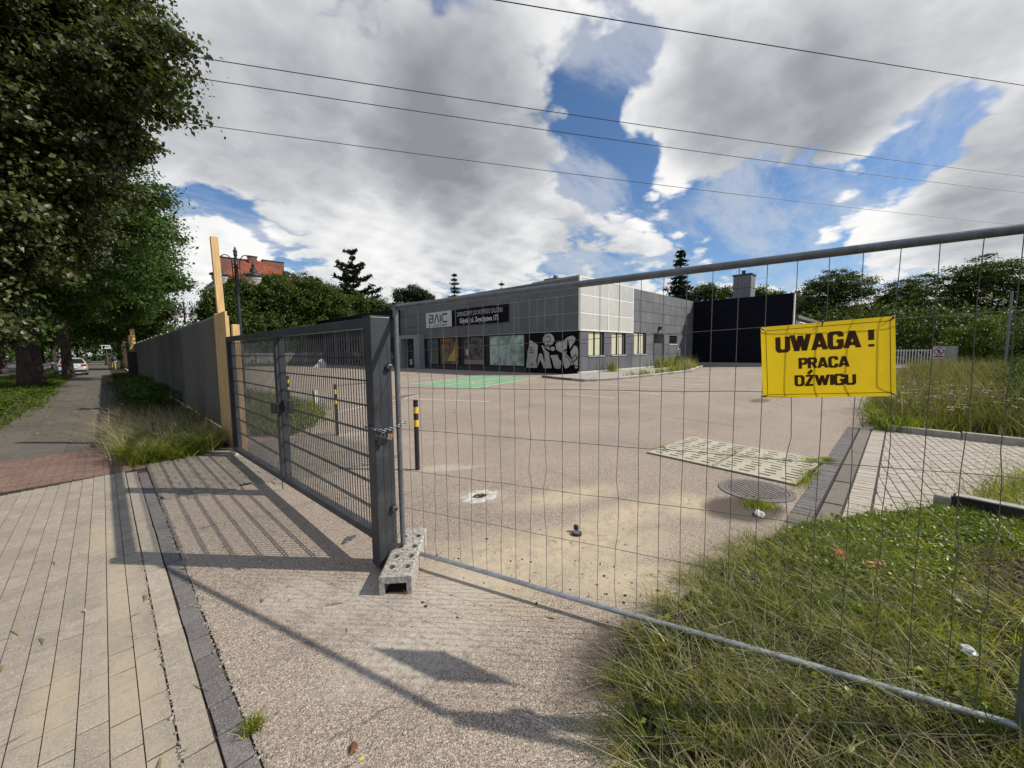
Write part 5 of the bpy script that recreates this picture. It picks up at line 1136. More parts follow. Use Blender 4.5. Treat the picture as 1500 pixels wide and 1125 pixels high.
# edge tussocks leaning over the drive
P = scatter([(1.25, .3), (2.2, .85), (3.4, .7), (4.0, .3), (3.0, -.6), (1.3, -.5)], 420); blades('dry_grass', P, .22, .0036, M_STRAW, 2.4, .5, curve=2.2)
E_ = np.array([(1.38, .62), (1.5, .78), (1.75, .9), (2.1, .98), (2.5, 1.02), (2.9, 1.0), (3.2, .96), (3.6, .9), (3.9, .84)]); P = E_[rng.integers(0, 9, 1500)] + rng.standard_normal((1500, 2)) * .06; blades('grass', P, .11, .0034, M_GRASS, 1.4, .5, (-.3, .5), curve=1.4)
P = scatter([(1.3, .6), (3.6, .8), (4.4, .4), (3.2, -.5), (1.3, -.2)], 200); blades('dry_stalks', P, .34, .0024, M_STRAW, 1.1, .45, (0, .3), curve=.9)
P = scatter([(1.75, .75), (2.35, .85), (2.2, 1.12), (1.7, 1.0)], 900); pebbles('edge_soil', P, .003, .016, M_CLOD)['kind'] = 'stuff'; P = scatter([(1.6, .7), (2.4, .85), (2.25, 1.15), (1.55, 1.0)], 160); blades('dead_thatch', P, .09, .003, M_STRAW, 2.6, .5, curve=2.4)
# broad leaved ground cover towards the beam
def herbs(name, P, size, h, m, kind='stuff'):
    n = len(P); Q = np.column_stack([P, h * rng.random(n) ** .6]); V, F = leaf_quads(Q, size, up=1.3, asp=.7); o = np_mesh(name, V, F, m)
    if kind: o['kind'] = kind
    return o
P = tufty([(4.2, .55), (5.1, .1), (5.8, -.35), (6.0, -.9), (5.9, -1.6), (4.6, -.9), (3.7, -.1), (3.5, .4)], 12000, 420, .07); keep = ((P[:, 0] - bare[0]) / .62) ** 2 + ((P[:, 1] - bare[1]) / .24) ** 2 > 1; herbs('ground_cover', P[keep], .030, .12, M_HERB); Pk = tufty([(4.0, .55), (5.1, .1), (5.8, -.35), (6.0, -.9), (5.2, -.9), (3.7, -.1)], 4500, 220, .05); blades('grass', Pk, .15, .006, M_GRASSG, 1.0, .5, curve=1.4)
P = tufty(near, 1500, 90, .05); herbs('ground_cover', P, .045, .10, M_HERB)
P = scatter([(3.6, -.35), (4.4, -.3), (5.1, -.6), (5.0, -.95), (4.2, -1.0), (3.6, -.7)], 2600); tag(pebbles('soil_clods', P, .006, .045, M_SOIL, z=.05), 'dark crumbly soil clods in the bare patch behind the fence', 'soil', kind='stuff')
sheet('bare_soil', [(4.35 + .8 * math.cos(i * .35), -.66 + .34 * math.sin(i * .35)) for i in range(18)], .050, M_SOIL)
P = scatter([(3.5, -.3), (4.4, -.2), (5.3, -.5), (5.2, -1.0), (4.2, -1.1), (3.5, -.8)], 1500); blades('grass', P, .07, .005, M_GRASS, 1.3, .6, z0=np.full(1500, .04))
# small weeds in the drive and in the slab joints
P = np.vstack([np.array([(4.85, 1.02)]) + rng.standard_normal((700, 2)) * .08, np.array([(6.35, .80)]) + rng.standard_normal((900, 2)) * np.array([.35, .05]), np.array([(7.3, .85)]) + rng.standard_normal((600, 2)) * .09, np.array([(6.6, 2.84)]) + rng.standard_normal((150, 2)) * .03, np.array([(7.5, .72)]) + rng.standard_normal((400, 2)) * .05,
               np.array([(.36, 2.02)]) + rng.standard_normal((160, 2)) * .02, np.column_stack([5.95 + 1.65 * rng.random(350), 1.83 + .015 * rng.standard_normal(350)]), np.column_stack([6.8 + .02 * rng.standard_normal(250) + .15 , .85 + 2.0 * rng.random(250)])])
tag(blades('joint_weeds', P, .05, .005, M_GRASSG, 1.0), 'small green weeds in the joints of the slotted slabs and gutter', 'weeds')
# tall wild growth right of the lot
P = tufty([(11.15, .25), (14.8, .35), (21, .1), (28, -.2), (36, -1.5), (36, -4), (22, -3.8), (16, -3.4), (11.0, -2.6)], 26000, 1100, .16); hh = .48 + .03 * np.clip(P[:, 0] - 11, 0, 8)
blades('wild_grass', P, hh, .018, leaf_mat('wild_grass', [(0.085, 0.105, 0.025), (0.15, 0.155, 0.05), (0.30, 0.25, 0.13), (0.11, 0.13, 0.035)], .35, .6, patchy=1.6), .55, .45)
P = tufty([(11.4, .1), (14.8, .15), (21, 0), (30, -.5), (34, -3), (22, -3.2), (12.5, -2.2)], 4200, 700, .2); blades('seed_heads', P, .92 + .02 * np.clip(P[:, 0] - 11, 0, 8), .017, leaf_mat('seed_heads', [(0.24, 0.20, 0.11), (0.34, 0.28, 0.17), (0.16, 0.14, 0.06)], .3, .6, patchy=1.2), .45, .45)
n = 260; C = scatter([(11.4, .1), (14, .2), (18, 0), (18, -3), (12, -2)], n); Q = np.repeat(np.column_stack([C, .42 + .35 * rng.random(n)]), 9, 0) + rng.standard_normal((n * 9, 3)) * np.array([.035, .035, .006]); V, F = leaf_quads(Q, .028, up=3, asp=1); np_mesh('umbel_flowers', V, F, M_FLOWER)['kind'] = 'stuff'
P = tufty([(10.95, .2), (11.5, .4), (15, .45), (15, -.4), (11.2, -.5)], 5000, 120, .12); blades('wild_grass', P, .30, .010, M_GRASSG, .8)
P = tufty([(6.1, -.5), (10.8, -2.2), (10.5, -3), (6.1, -1.3)], 3500, 60, .10); blades('wild_grass', P, .26, .006, M_GRASS, .9)
P = scatter([(6.0, -.1), (9.5, -1), (8.5, -2.4), (6, -1)], 90); blades('dry_stalks', P, .42, .004, M_STRAW, .4, .4)
# dark soil sheet under it
sheet('verge_soil', [(11.1, .3), (20, .2), (42, -.4), (60, -1), (60, -40), (11.0, -40), (11.05, -2.7)], .004, M_TURF)
# weeds on the apron by the corner
P = tufty([(22, 11.7), (30, 11.4), (38, 13.2), (41, 14.8), (36, 14.6), (30, 12.4), (22, 12.0)], 1500, 70, .12); blades('apron_weeds', P, .28, .03, M_GRASS, .7, .6, z0=np.full(1500, .1))
P = tufty([(31, 11.9), (40, 13.8), (40, 15.2), (33, 14)], 420, 26, .15); blades('apron_weeds', P, .75, .028, M_STRAW, .3, .5, z0=np.full(420, .1))
P = np.vstack([np.array(c) + rng.standard_normal((90, 2)) * .22 for c in ((26.2, 15.2), (33.6, 15.0), (36.4, 14.9), (37.0, 14.8), (39.5, 14.6), (41.2, 14.8), (35, 14.9), (38.3, 14.7))]); blades('apron_weeds', P, .95, .035, M_GRASS, .35, .5, z0=np.full(len(P), .1))
# weed tussock beside the pavement
P = tufty([(.16, 8.4), (.5, 8.2), (1.2, 8.5), (1.35, 9.3), (.9, 10.2), (.25, 10.3), (.12, 9.4)], 8000, 80, .07); tag(blades('weed_clump', P, .28, .012, M_GRASSG, 1.3, .65, curve=1.7), 'bushy green grass clump between the pavement and the fence end', 'grass')
P = tufty([(.0, 9.2), (1.2, 9.2), (1.3, 11.5), (.1, 12)], 1300, 60, .14); blades('dry_grass', P, .62, .005, M_STRAW, .9, .4, (-.6, .2))
P = tufty([(.15, 8.5), (1.2, 8.5), (1.3, 10.4), (.15, 10.4)], 2600, 60, .09); blades('weed_clump', P, .40, .006, M_STRAW, 1.3, .6, curve=1.5)
P = tufty([(.45, 11), (1.65, 10), (1.7, 45), (.6, 45)], 20000, 1100, .2); blades('verge_grass', P, .28, .018, leaf_mat('verge_grass', [(0.06, 0.06, 0.02), (0.10, 0.085, 0.04), (0.17, 0.13, 0.07), (0.04, 0.05, 0.018)], .3, .6), .9)
P = tufty([(.6, 15.5), (1.3, 15), (1.5, 30), (.7, 30)], 6500, 90, .2); herbs('bramble_leaves', P[:3800], .11, .60, M_LIME2)
# grass wedge inside the lot by the bollard
GW = [(1.9, 9.6), (2.6, 8.9), (3.6, 10.2), (4.5, 12.2), (4.6, 14.5), (4.4, 22), (3.8, 30), (1.85, 40)]
sheet('grass_wedge_soil', GW, .004, M_TURF); P = tufty(GW, 17000, 700, .16); blades('wedge_grass', P, .24, .017, M_GRASS, .8)
P = tufty([(2.2, 9.5), (4.3, 12), (4.4, 16), (2, 15)], 4000, 130, .14); blades('wedge_grass', P, .26, .015, M_GRASSG, .9)
P = np.column_stack([3 + 20 * rng.random(3000), 59.4 + .4 * rng.random(3000)]); blades('wall_foot_weeds', P, .5, .05, M_GRASS, .5)
# left verge with ground cover
VG = [(-1.78, 14.0), (-1.5, 19), (-1.55, 27), (-1.8, 38), (-2.1, 60), (-5.4, 60), (-5.4, 10), (-1.9, 12.5)]
sheet('verge_turf', VG, -.002, M_TURF); P = tufty(VG, 20000, 700, .15); herbs('verge_ground_cover', P, .085, .20, leaf_mat('verge_herb', [(0.045, 0.075, 0.014), (0.09, 0.125, 0.02), (0.17, 0.20, 0.035)], .35, .45, patchy=1.5)); P = tufty(VG, 20000, 700, .16); blades('verge_grass', P, .13, .010, leaf_mat('yellow_grass', [(0.16, 0.20, 0.03), (0.22, 0.25, 0.05), (0.10, 0.14, 0.02)], .35, .6), .8)
MD = [(-5.4, 60), (2, 122), (14, 200), (-5.4, 200)]
# fallen leaves on the pavement
n = 260; P = np.vstack([scatter([(-1.7, 14), (0, 11), (.2, 26), (-1.7, 26)], n)]); V, F = leaf_quads(np.column_stack([P, np.full(n, .016)]), .06, up=6, asp=.7); np_mesh('fallen_leaves', V, F, leaf_mat('fallen_leaves', [(0.30, 0.22, 0.08), (0.38, 0.33, 0.14), (0.2, 0.12, 0.05)], .2, .6))['kind'] = 'stuff'
P = scatter([(-.7, 1.8), (.35, 2), (2.3, 1.2), (3.5, 1.6), (3, 3), (.3, 5), (-.7, 5)], 46); a = rng.random(46) * 6.28
V = []; 
for (x, y), q in zip(P, a):
    L_ = random.uniform(.04, .16); dx, dy = math.cos(q) * L_, math.sin(q) * L_; k_ = random.uniform(-.02, .02); V += [(x, y, .008), (x + .002, y + .002, .008), (x + dx * .5 - k_ * math.sin(q) + .002, y + dy * .5 + k_ * math.cos(q), .013), (x + dx, y + dy, .008)]
np_mesh('straw_bits', np.array(V), np.arange(len(V)).reshape(-1, 4), M_STRAW)['kind'] = 'stuff'

# ------------------------------------------------------------------ trees
A = [(-2.0, 17.4, 9.6, 2.6), (-0.7, 16.0, 9.9, 1.9), (0.6, 16.3, 11.1, 1.7), (1.2, 14.9, 9.9, 1.0), (0.8, 14.3, 8.8, 1.1), (1.45, 13.6, 8.05, 0.5), (0.0, 16.6, 8.3, 1.6), (-1.1, 15.4, 7.1, 1.6), (0.7, 15.7, 7.6, 0.8), (-0.8, 16.5, 5.8, 1.5), (0.1, 17.6, 6.8, 1.1), (-1.9, 15.2, 4.7, 1.3), (-1.5, 15.3, 3.8, 1.0), (-0.6, 18.2, 5.2, 1.1), (-1.9, 14.4, 2.4, 0.7), (1.8, 13.25, 7.75, 0.28), (1.85, 14.0, 9.85, 0.32), (-2.4, 15.5, 2.9, 1.1), (-4, 17, 8, 3)]
tree('lime_tree', 'big lime tree nearest the camera, its branches hanging over the pavement top left', (-3.4, 16.5, 0), .34, A, 1150, 125, .50, .120, M_LIME, limbs=14, trunk_top=8.5, lean=(1, 0), shell=.45, asp=.8, flat=.38)
B = [(1.0, 27.2, 9.2, 2.0), (1.7, 26.3, 7.8, 1.5), (0.3, 29.0, 6.7, 2.3), (2.0, 25.3, 8.8, 0.9), (2.2, 24.4, 7.5, 0.6), (-1.6, 32.1, 5.4, 2.3), (0.8, 28.2, 5.2, 1.4), (-3.0, 31.8, 5.2, 2.1), (-0.8, 33.4, 10.0, 3.0), (-0.8, 32.5, 4.6, 1.2), (-3.5, 30, 9, 3), (-4.5, 33, 7, 2.6)]
tree('robinia_tree', 'thick trunked green tree standing beside the pavement, second along the verge', (-2.75, 33.3, 0), .46, B, 800, 85, .70, .17, M_LIME2, limbs=9, trunk_top=7, asp=.5, flare=1.5, flat=.35)
C = [(1.9, 37.9, 10.0, 2.3), (2.5, 37.0, 7.7, 2.1), (3.1, 35.0, 7.0, 1.2), (2.4, 36.7, 6.0, 1.7), (0.9, 39.7, 5.4, 2.0), (-0.4, 42.6, 6.1, 2.3), (3.6, 34.3, 6.5, 0.7), (1.3, 39.1, 4.6, 1.0), (-2, 46, 9, 3.5), (-3, 48, 6.5, 2.5)]
tree('robinia_tree', 'green tree with the slimmer trunk directly in front of the silver car', (-1.95, 46.2, 0), .30, C, 650, 80, .8, .20, M_LIME2, limbs=8, trunk_top=7, asp=.5, flare=1.4, flat=.35)
Dd = [(1.5, 63.9, 7.8, 4.2), (3.9, 61.4, 7.0, 2.7), (3.0, 63.4, 5.2, 2.0), (4.9, 62.8, 6.4, 1.4), (0.2, 66.3, 5.8, 2.8), (1.5, 66, 11, 3)]
tree('street_tree', 'far street tree rising behind the walking person', (1.9, 72, 0), .32, Dd, 520, 60, 1.2, .32, M_LIME2, trunk_top=6)
# trees farther along and across the road
far = [(-6.8, 62, 8.5, 4), (-4.5, 80, 8.5, 4.2), (0.5, 96, 8.5, 4.5), (-14, 75, 9, 5), (-26, 62, 10, 5.5), (-27, 84, 10, 6), (-24, 105, 9, 6), (-14, 118, 9, 6), (-4, 135, 9, 6), (8, 128, 8.5, 6), (-32, 48, 10, 5.5), (-30, 36, 9, 5), (14, 110, 7, 4.5), (-40, 95, 11, 7), (-9.5, 140, 10, 7)]
lab = ['behind the silver car at the kerb', 'second beyond the parked car', 'third beyond the parked car', 'on the strip between the road lanes', 'across the road behind the thick trunk', 'across the road beyond the left carriageway', 'across the road near its bend', 'straight behind the small street sign', 'far down the road on its axis', 'far down the pavement past the fence', 'across the road at the left edge', 'at the far left beside the road', 'above the far end of the corrugated fence', 'deep behind the opposite verge', 'farthest down the road between the carriageways']
for (x, y, h_, r_), l in zip(far, lab):
    bl = [(x, y, h_ * .8, r_ * .85)] + [(x + r_ * .7 * math.cos(k * 1.05), y + r_ * .7 * math.sin(k * 1.05), h_ * random.uniform(.5, .95), r_ * .5) for k in range(6)]
    tree('roadside_tree', 'dark roadside tree ' + l, (x, y, 0), .26, bl, 230, 46, 1.5, .42, M_LIME2, trunk_top=h_ * .7, group='roadside trees in the distance')
# backdrop of woodland beyond the road and beyond the lot
def wood(name, pts, hmin, hmax, n, m, size=.7, label=None):
    Q = []; cl = n // 40; pts = np.array(pts, float)
    for _ in range(cl):
        k = rng.integers(0, len(pts) - 1); f = rng.random(); c = pts[k] * (1 - f) + pts[k + 1] * f; w_ = 4.0; H = hmin + (hmax - hmin) * (.5 + .5 * math.sin(c[0] * .33 + c[1] * .21)) * (.8 + .2 * rng.random())
        z = H * rng.random() ** .8; Q.append(np.array([c[0], c[1], z]) + rng.standard_normal((40, 3)) * np.array([1.3, 1.3, .7]) + np.append(rng.standard_normal(2) * w_ * .4, 0))
    V, F = leaf_quads(np.vstack(Q), size); o = np_mesh(name, V, F, m); o['kind'] = 'stuff'
    if label: tag(o, label, 'trees')
wood('far_woodland', [(-60, 30), (-48, 60), (-45, 95), (-35, 130), (-15, 165), (12, 170), (30, 140)], 5, 10, 42000, M_LIME2, .8, 'dark band of woodland closing the view beyond the road')
# row of dense trees beyond the far wall
H_ = [(9.2, 45.7, 6.1, 2.1), (11.0, 46.4, 6.2, 2.5), (13.2, 45.4, 6.5, 2.7), (15.4, 44.2, 6.1, 2.5), (18.0, 43.0, 6.1, 2.5), (20.4, 42.0, 6.0, 2.3), (23.0, 41.5, 6.3, 1.9)]
mv = [(11.6, 62.5, 9.4, 2.8), (15.0, 63.0, 11.3, 3.3), (19.0, 62.6, 11.6, 3.5), (23.3, 63.0, 10.6, 3.5), (28.0, 66.0, 10.0, 3.6), (33.0, 66.0, 9.6, 3.3), (38.0, 66, 9.4, 3.0), (43.0, 66, 9.0, 2.8)]
lab = ['leftmost, right beside the lamp post', 'below the pink house, under its roof window', 'below the right end of the red roof', 'left of the tall spiky conifer', 'in front of the tall spiky conifer', 'just right of the tall spiky conifer', 'under the dark pine', 'rising over the left end of the showroom']
for (x, y, zc, r_), l in zip(mv, lab):
    bl = [(x, y, zc - r_ * .5, r_)] + [(x + r_ * .75 * math.cos(k * 1.26 + x), y + r_ * .6 * math.sin(k * 1.26 + x), zc + random.uniform(-3.6, .2), r_ * .55) for k in range(7)] + [(x - 1.5, y - .5, 3.6, 2.4), (x + 1.6, y - .5, 4.2, 2.4), (x, y - 1, 5.6, 2.6)]
    tree('hedge_tree', 'dense dark green tree in the row, ' + l, (x, y, 0), .22, bl, 520, 60, .8, .26, M_HEDGE, trunk_top=zc * .6, group='dense tree row behind the lot wall', shell=.3)
wood('undergrowth', [(8, 62.5), (14, 64), (30, 66)], 3.5, 5.0, 9000, M_LIME2, .4)
conifer('spruce_tree', 'tall ragged conifer with spreading tiers over the tree row', (30.7, 67.5, 0), 19.6, 7.2, M_PINE, tiers=10, per=11, droop=-.05, start=.42, rough=3.0, top_sparse=.5)
tree('pine_tree', 'dark round-topped pine beyond the left end of the showroom', (41.5, 66, 0), .2, [(39.7, 67.0, 11.9, 1.8), (41.8, 65.6, 12.4, 2.0), (43.2, 64.4, 11.3, 1.6)], 260, 70, .6, .22, M_PINE, trunk_top=11)
conifer('spruce_tree', 'small pointed spruce peeking over the showroom roof', (34.7, 44.8, 0), 12.6, 2.6, M_CON, tiers=16, start=.3)
conifer('spruce_tree', 'spruce tip just showing over the roof, right of the pointed spruce', (42.8, 43.7, 0), 12.4, 2.6, M_CON, tiers=9, per=6, start=.45)
conifer('spruce_tree', 'tall dark spruce behind the showroom between panels and chimney', (51.0, 20.2, 0), 14.3, 3.8, M_CON, tiers=20, per=13, droop=.4, start=.25)
for i, (bl, l) in enumerate((([(64.5, 21.1, 10.2, 1.6), (66.0, 19.6, 9.8, 1.4), (63.1, 22.5, 9.8, 1.2), (65, 21, 7.5, 2.4)], 'right of the tall dark spruce, over the wing'), ([(72.3, 16.0, 10.2, 1.5), (73.7, 14.5, 9.3, 1.5), (73.7, 11.4, 7.8, 1.6), (73, 14, 7, 2.2)], 'right of the chimney, over the wing'))):
    b0 = bl[0]; tree('leafy_tree', 'loose light green tree ' + l, (b0[0], b0[1], 0), .2, bl, 230, 45, .8, .26, M_HEDGE, trunk_top=8)
R1 = [(69.7, 8.5, 9.2, 2.1), (71.4, 6.9, 10.4, 2.6), (73.0, 5.2, 10.0, 2.4), (73.2, 6.1, 7.3, 3.2), (70.1, 9.2, 6.9, 2.2), (75.2, 4.4, 6.4, 2.4)]
R2 = [(73.4, 0.3, 8.4, 2.7), (75.3, -1.5, 9.0, 2.4), (76.8, -2.8, 6.9, 2.7), (73.4, 1.6, 7.0, 2.3), (76.2, -1.2, 4.3, 4.0)]
R3_ = [(69.0, -5.2, 9.2, 2.4), (70.7, -6.8, 10.2, 2.1), (72.2, -8.5, 9.1, 2.4), (70.3, -5.4, 6.2, 3.0), (73.0, -8.3, 5.3, 3.2), (73.7, -10.2, 7.5, 2.2), (67.8, -4.1, 8.4, 1.6)]
for bl, l, b in ((R1, 'tall round tree behind the left half of the warning sign', (72, 6.5, 0)), (R2, 'tree behind the right edge of the warning sign, lower than its neighbours', (75, -1, 0)), (R3_, 'tall open-crowned tree at the right edge behind the pole', (71, -7, 0)), ([(78, 12, 8, 3), (80, 10, 6.5, 3)], 'tree peeking out just right of the navy wing', (79, 11, 0)), ([(66, -13, 8, 3.2), (64, -11, 6, 3)], 'tree cut by the right picture edge', (66, -13, 0))):
    tree('broadleaf_tree', l, b, .28, bl, 330, 85, .85, .23, M_OAK, trunk_top=6, limbs=9, shell=.4, flat=.35)
wood('dark_thicket', [(62, 8), (60, 2), (58, -3), (56, -9), (52, -16)], 4.0, 6.2, 22000, M_OAK, .32, 'dark thicket filling the ground under the right hand trees')
for bl, l in (([(46.5, -2.9, 1.3, 1.1), (45.5, -3.6, 2.3, 1.4), (47, -5.0, 1.6, 1.6), (45.8, -4.4, 3.0, .9)], 'yellowish green bush right of the no pedestrians pier'), ([(43, -6.3, 1.8, 1.6), (42, -7.6, 2.2, 1.7)], 'dark bush behind the galvanised pole')):
    tree('bush', l, (bl[0][0], bl[0][1], 0), .06, bl, 200, 60, .5, .13, leaf_mat('bush_leaves', [(0.045, 0.07, 0.012), (0.10, 0.145, 0.02), (0.19, 0.24, 0.035)], .35, .5) if 'yellowish' in l else M_LIME2, cat='bush', trunk_top=1.0)
tree('juniper', 'low spreading dark green juniper at the right picture edge', (16.5, -2.6, 0), .05, [(17.0, -2.6, .6, .8), (18.3, -3.0, .7, .9), (19.8, -3.2, .7, .9), (15.0, -2.15, .5, .65), (13.9, -2.1, .35, .5), (16.0, -2.7, .6, .8), (21.5, -3.4, .7, .9), (13.2, -2.5, .4, .6)], 420, 60, .35, .07, M_CON if False else M_LIME2, cat='shrub', trunk_top=.4, flat=.4, asp=.3)

# ------------------------------------------------------------------ street lamps
M_GLOBE, gt, gb = base_mat('lamp_globe'); gb.inputs['Base Color'].default_value = (.75, .78, .74, 1); gb.inputs['Roughness'].default_value = .12; gb.inputs['Transmission Weight'].default_value = .75
def lamp(x, y, zt_, label, s=1.0, d=(.83, -.55)):
    t = thing('street_lamp', label, 'street lamp', (x, y, 0), 'old-style double arm street lamps'); d = Vector((d[0], d[1], 0)).normalized()
    mb = smooth(MB()); mb.lathe([(.13, 0), (.12, .5), (.075, .6), (.055, .7), (.05, zt_ - 1.2), (.05, zt_ - .55), (.075, zt_ - .53), (.05, zt_ - .5), (.04, zt_ - .3)], (0, 0, 0), 12); mb.build('pole', M_BLACK, t)
    MB().lathe([(.03, zt_ - .3), (.055, zt_ - .24), (.045, zt_ - .18), (.06, zt_ - .14), (.035, zt_ - .08), (.012, zt_)], (0, 0, 0), 10).build('finial', M_BLACK, t)
    for z in (zt_ - .98, zt_ - .62): MB().tube([(-d.x * .11, -d.y * .11, z), (d.x * .11, d.y * .11, z)], .018, 6).build('bracket', M_BLACK, t)
    for sg_ in (-1, 1):
        e = d * sg_; pts = [e * .10 + Vector((0, 0, zt_ - 1.05)), e * .10 + Vector((0, 0, zt_ - .55))] + [e * (.28 - .18 * math.cos(a)) + Vector((0, 0, zt_ - .50 + .26 * math.sin(a))) for a in [math.pi * k / 10 for k in range(11)]]
        hd = MB().tube(pts, .014, 7).build('arm', M_BLACK, t); c = e * .46
        ln = bpy.data.objects.new('lantern', None); bpy.data.objects.remove(ln)
        MB().lathe([(.03, -.50), (.05, -.53), (.035, -.58), (.09, -.66), (.10, -.74), (.25, -.82), (.26, -.85), (.2, -.86)], (c.x, c.y, zt_), 18).build('lantern_hood', M_BLACK, t)
        smooth(MB()).lathe([(.19, -.86), (.205, -.92), (.19, -1.0), (.13, -1.07), (.03, -1.10)], (c.x, c.y, zt_), 18).build('lantern_globe', M_GLOBE, t)
    return t
lamp(2.99, 14.49, 4.90, 'old-style double arm street lamp rising beside the tall timber board')
lamp(3.65, 31.4, 4.95, 'farther double arm street lamp seen above the corrugated fence')
# ------------------------------------------------------------------ overhead cables
M_CAB = mat('black_cable', (0.03, 0.03, 0.034), .5, var=.1, bmp=0)
for (a, b, sg_, l) in (((1.29, 13.3, 9.0), (28.3, -3.4, 9.0), .25, 'upper of the three close overhead cables'), ((1.45, 14.2, 9.0), (31.3, -3.84, 9.0), .3, 'middle of the three close overhead cables'), ((2.3, 16.6, 9.0), (37.4, -3.5, 9.0), .3, 'lowest overhead cable crossing the sky'), ((6.26, 6.4, 9.0), (18.6, -2.1, 9.0), .05, 'overhead cable crossing the top right of the sky')):
    a, b = Vector(a), Vector(b); d = b - a; pts = []
    for k in range(-8, 25):
        f = k / 16; pts.append(a + d * f + Vector((0, 0, sg_ * 4 * (f * (f - 1)) * .5)))
    o = MB().tube(pts, .011, 5).build('overhead_cable', M_CAB); tag(o, l, 'cable', 'overhead cables')

# ------------------------------------------------------------------ silver car
def car():
    t = thing('parked_car', 'silver hatchback parked at the kerb behind the tree trunk', 'car', (-2.0, 51.5, 0)); t.rotation_euler = (0, 0, math.radians(6)); paint = mat('silver_paint', (.50, .51, .53), .25, .5, var=.03, bmp=0)
    prof = [(-2.15, .45, .75), (-2.1, .85, .80), (-1.95, 1.0, .84), (-1.7, 1.40, .66), (-1.0, 1.50, .62), (0, 1.50, .62), (.7, 1.42, .62), (1.25, 1.02, .82), (1.9, .90, .80), (2.2, .72, .72), (2.22, .45, .7)]
    mb = smooth(MB()); n_ = 12
    for y, zt_, w in prof:
        low = .22; wb = .88 if abs(y) < 2.0 else .80; mb.v += [Vector(p) for p in ((-wb * .96, y, low), (-wb, y, .5), (-wb, y, min(zt_, .86)), (-w, y, zt_ - .05), (-w * .8, y, zt_), (0, y, zt_ + .02), (w * .8, y, zt_), (w, y, zt_ - .05), (wb, y, min(zt_, .86)), (wb, y, .5), (wb * .96, y, low), (0, y, low))]
    mb.f = [(i * n_ + j, i * n_ + (j + 1) % n_, (i + 1) * n_ + (j + 1) % n_, (i + 1) * n_ + j) for i in range(len(prof) - 1) for j in range(n_)] + [tuple(range(n_)), tuple(range((len(prof) - 1) * n_, len(prof) * n_))[::-1]]; mb.mi = [0] * len(mb.f)
    mb.build('body', paint, t)
    MB().add([(-.56, -1.735, 1.37), (.56, -1.735, 1.37), (.70, -1.955, 1.03), (-.70, -1.955, 1.03)], [(3, 2, 1, 0), (0, 1, 2, 3)]).xf(Matrix.Translation((0, -.03, .02))).build('rear_window', M_GLASS, t)
    for sx in (-1, 1):
        MB().add([(sx * .80, -1.6, 1.0), (sx * .66, -1.4, 1.38), (sx * .65, .6, 1.38), (sx * .84, 1.1, 1.0)], [(0, 1, 2, 3), (3, 2, 1, 0)]).xf(Matrix.Translation((sx * .035, 0, 0))).build('side_window', M_GLASS, t)
        MB().box((sx * .48, -2.17, .80), (sx * .80, -2.05, .94)).build('tail_light', M_RED, t, .02); MB().box((sx * .86, .75, .98), (sx * 1.02, .9, 1.1)).build('mirror', paint, t, .02)
        for y in (-1.35, 1.35): w = smooth(MB()).tube([(sx * .70, y, .32), (sx * .90, y, .32)], .32, 20).build('wheel', M_BLACK, t); MB().tube([(sx * .90, y, .32), (sx * .905, y, .32)], .2, 14).build('rim', M_GALV, w)
    MB().box((-.26, -2.19, .62), (.26, -2.15, .73)).build('number_plate', M_SIGNW, t); MB().box((-.78, -2.18, .30), (.78, -2.08, .50)).build('bumper', M_BLACK, t, .03)
car()
# ------------------------------------------------------------------ person walking away
def person():
    me = bpy.data.meshes.new('person'); V = [(0, 0, .95), (0, -.01, 1.15), (0, 0, 1.38), (0, .02, 1.50), (0, .03, 1.60), (0, .02, 1.70), (-.19, 0, 1.40), (-.26, -.03, 1.14), (-.24, .06, .92), (-.24, .09, .84), (.19, 0, 1.40), (.26, .04, 1.14), (.24, -.06, .92), (.24, -.08, .84),
         (-.10, 0, .88), (-.11, .10, .50), (-.11, .12, .09), (-.11, .24, .04), (.10, 0, .88), (.11, -.06, .50), (.11, -.26, .14), (.11, -.22, .05)]
    Rr = [.16, .145, .17, .06, .075, .085, .075, .05, .038, .04, .075, .05, .038, .04, .10, .065, .045, .04, .10, .065, .045, .04]
    E = [(0, 1), (1, 2), (2, 3), (3, 4), (4, 5), (2, 6), (6, 7), (7, 8), (8, 9), (2, 10), (10, 11), (11, 12), (12, 13), (0, 14), (14, 15), (15, 16), (16, 17), (0, 18), (18, 19), (19, 20), (20, 21)]
    me.from_pydata(V, E, []); o = bpy.data.objects.new('person', me); COL.objects.link(o); sk = o.modifiers.new('skin', 'SKIN'); sk.use_smooth_shade = True; ss = o.modifiers.new('sub', 'SUBSURF'); ss.levels = 2; ss.render_levels = 2
    for i, r in enumerate(Rr): me.skin_vertices[0].data[i].radius = (r, r * .85)
    me.skin_vertices[0].data[0].use_root = True
    m, t, b = base_mat('clothing'); sp = t.new('ShaderNodeSeparateXYZ'); t.put(sp.inputs[0], objco(t)); z = sp.outputs[2]
    c = t.ramp(t.math('DIVIDE', z, 1.8), [(0.0, (.45, .42, .38)), (.06, (.42, .30, .12)), (.50, (.36, .39, .46)), (.83, (.36, .22, .16)), (.90, (.05, .035, .03))], 'CONSTANT'); t.put(b.inputs['Base Color'], c); b.inputs['Roughness'].default_value = .8; me.materials.append(m)
    o.location = (.82, 63.5, 0); o.scale = (1.05, 1.05, 1.05); tag(o, 'person in pale blue top and tan trousers walking away with a dark backpack', 'person')
    smooth(MB()).tube([(-.0, -.17, .98), (-.02, -.19, 1.2), (0, -.14, 1.38)], [.11, .14, .09], 12).build('backpack', M_BLACK, o)
person()
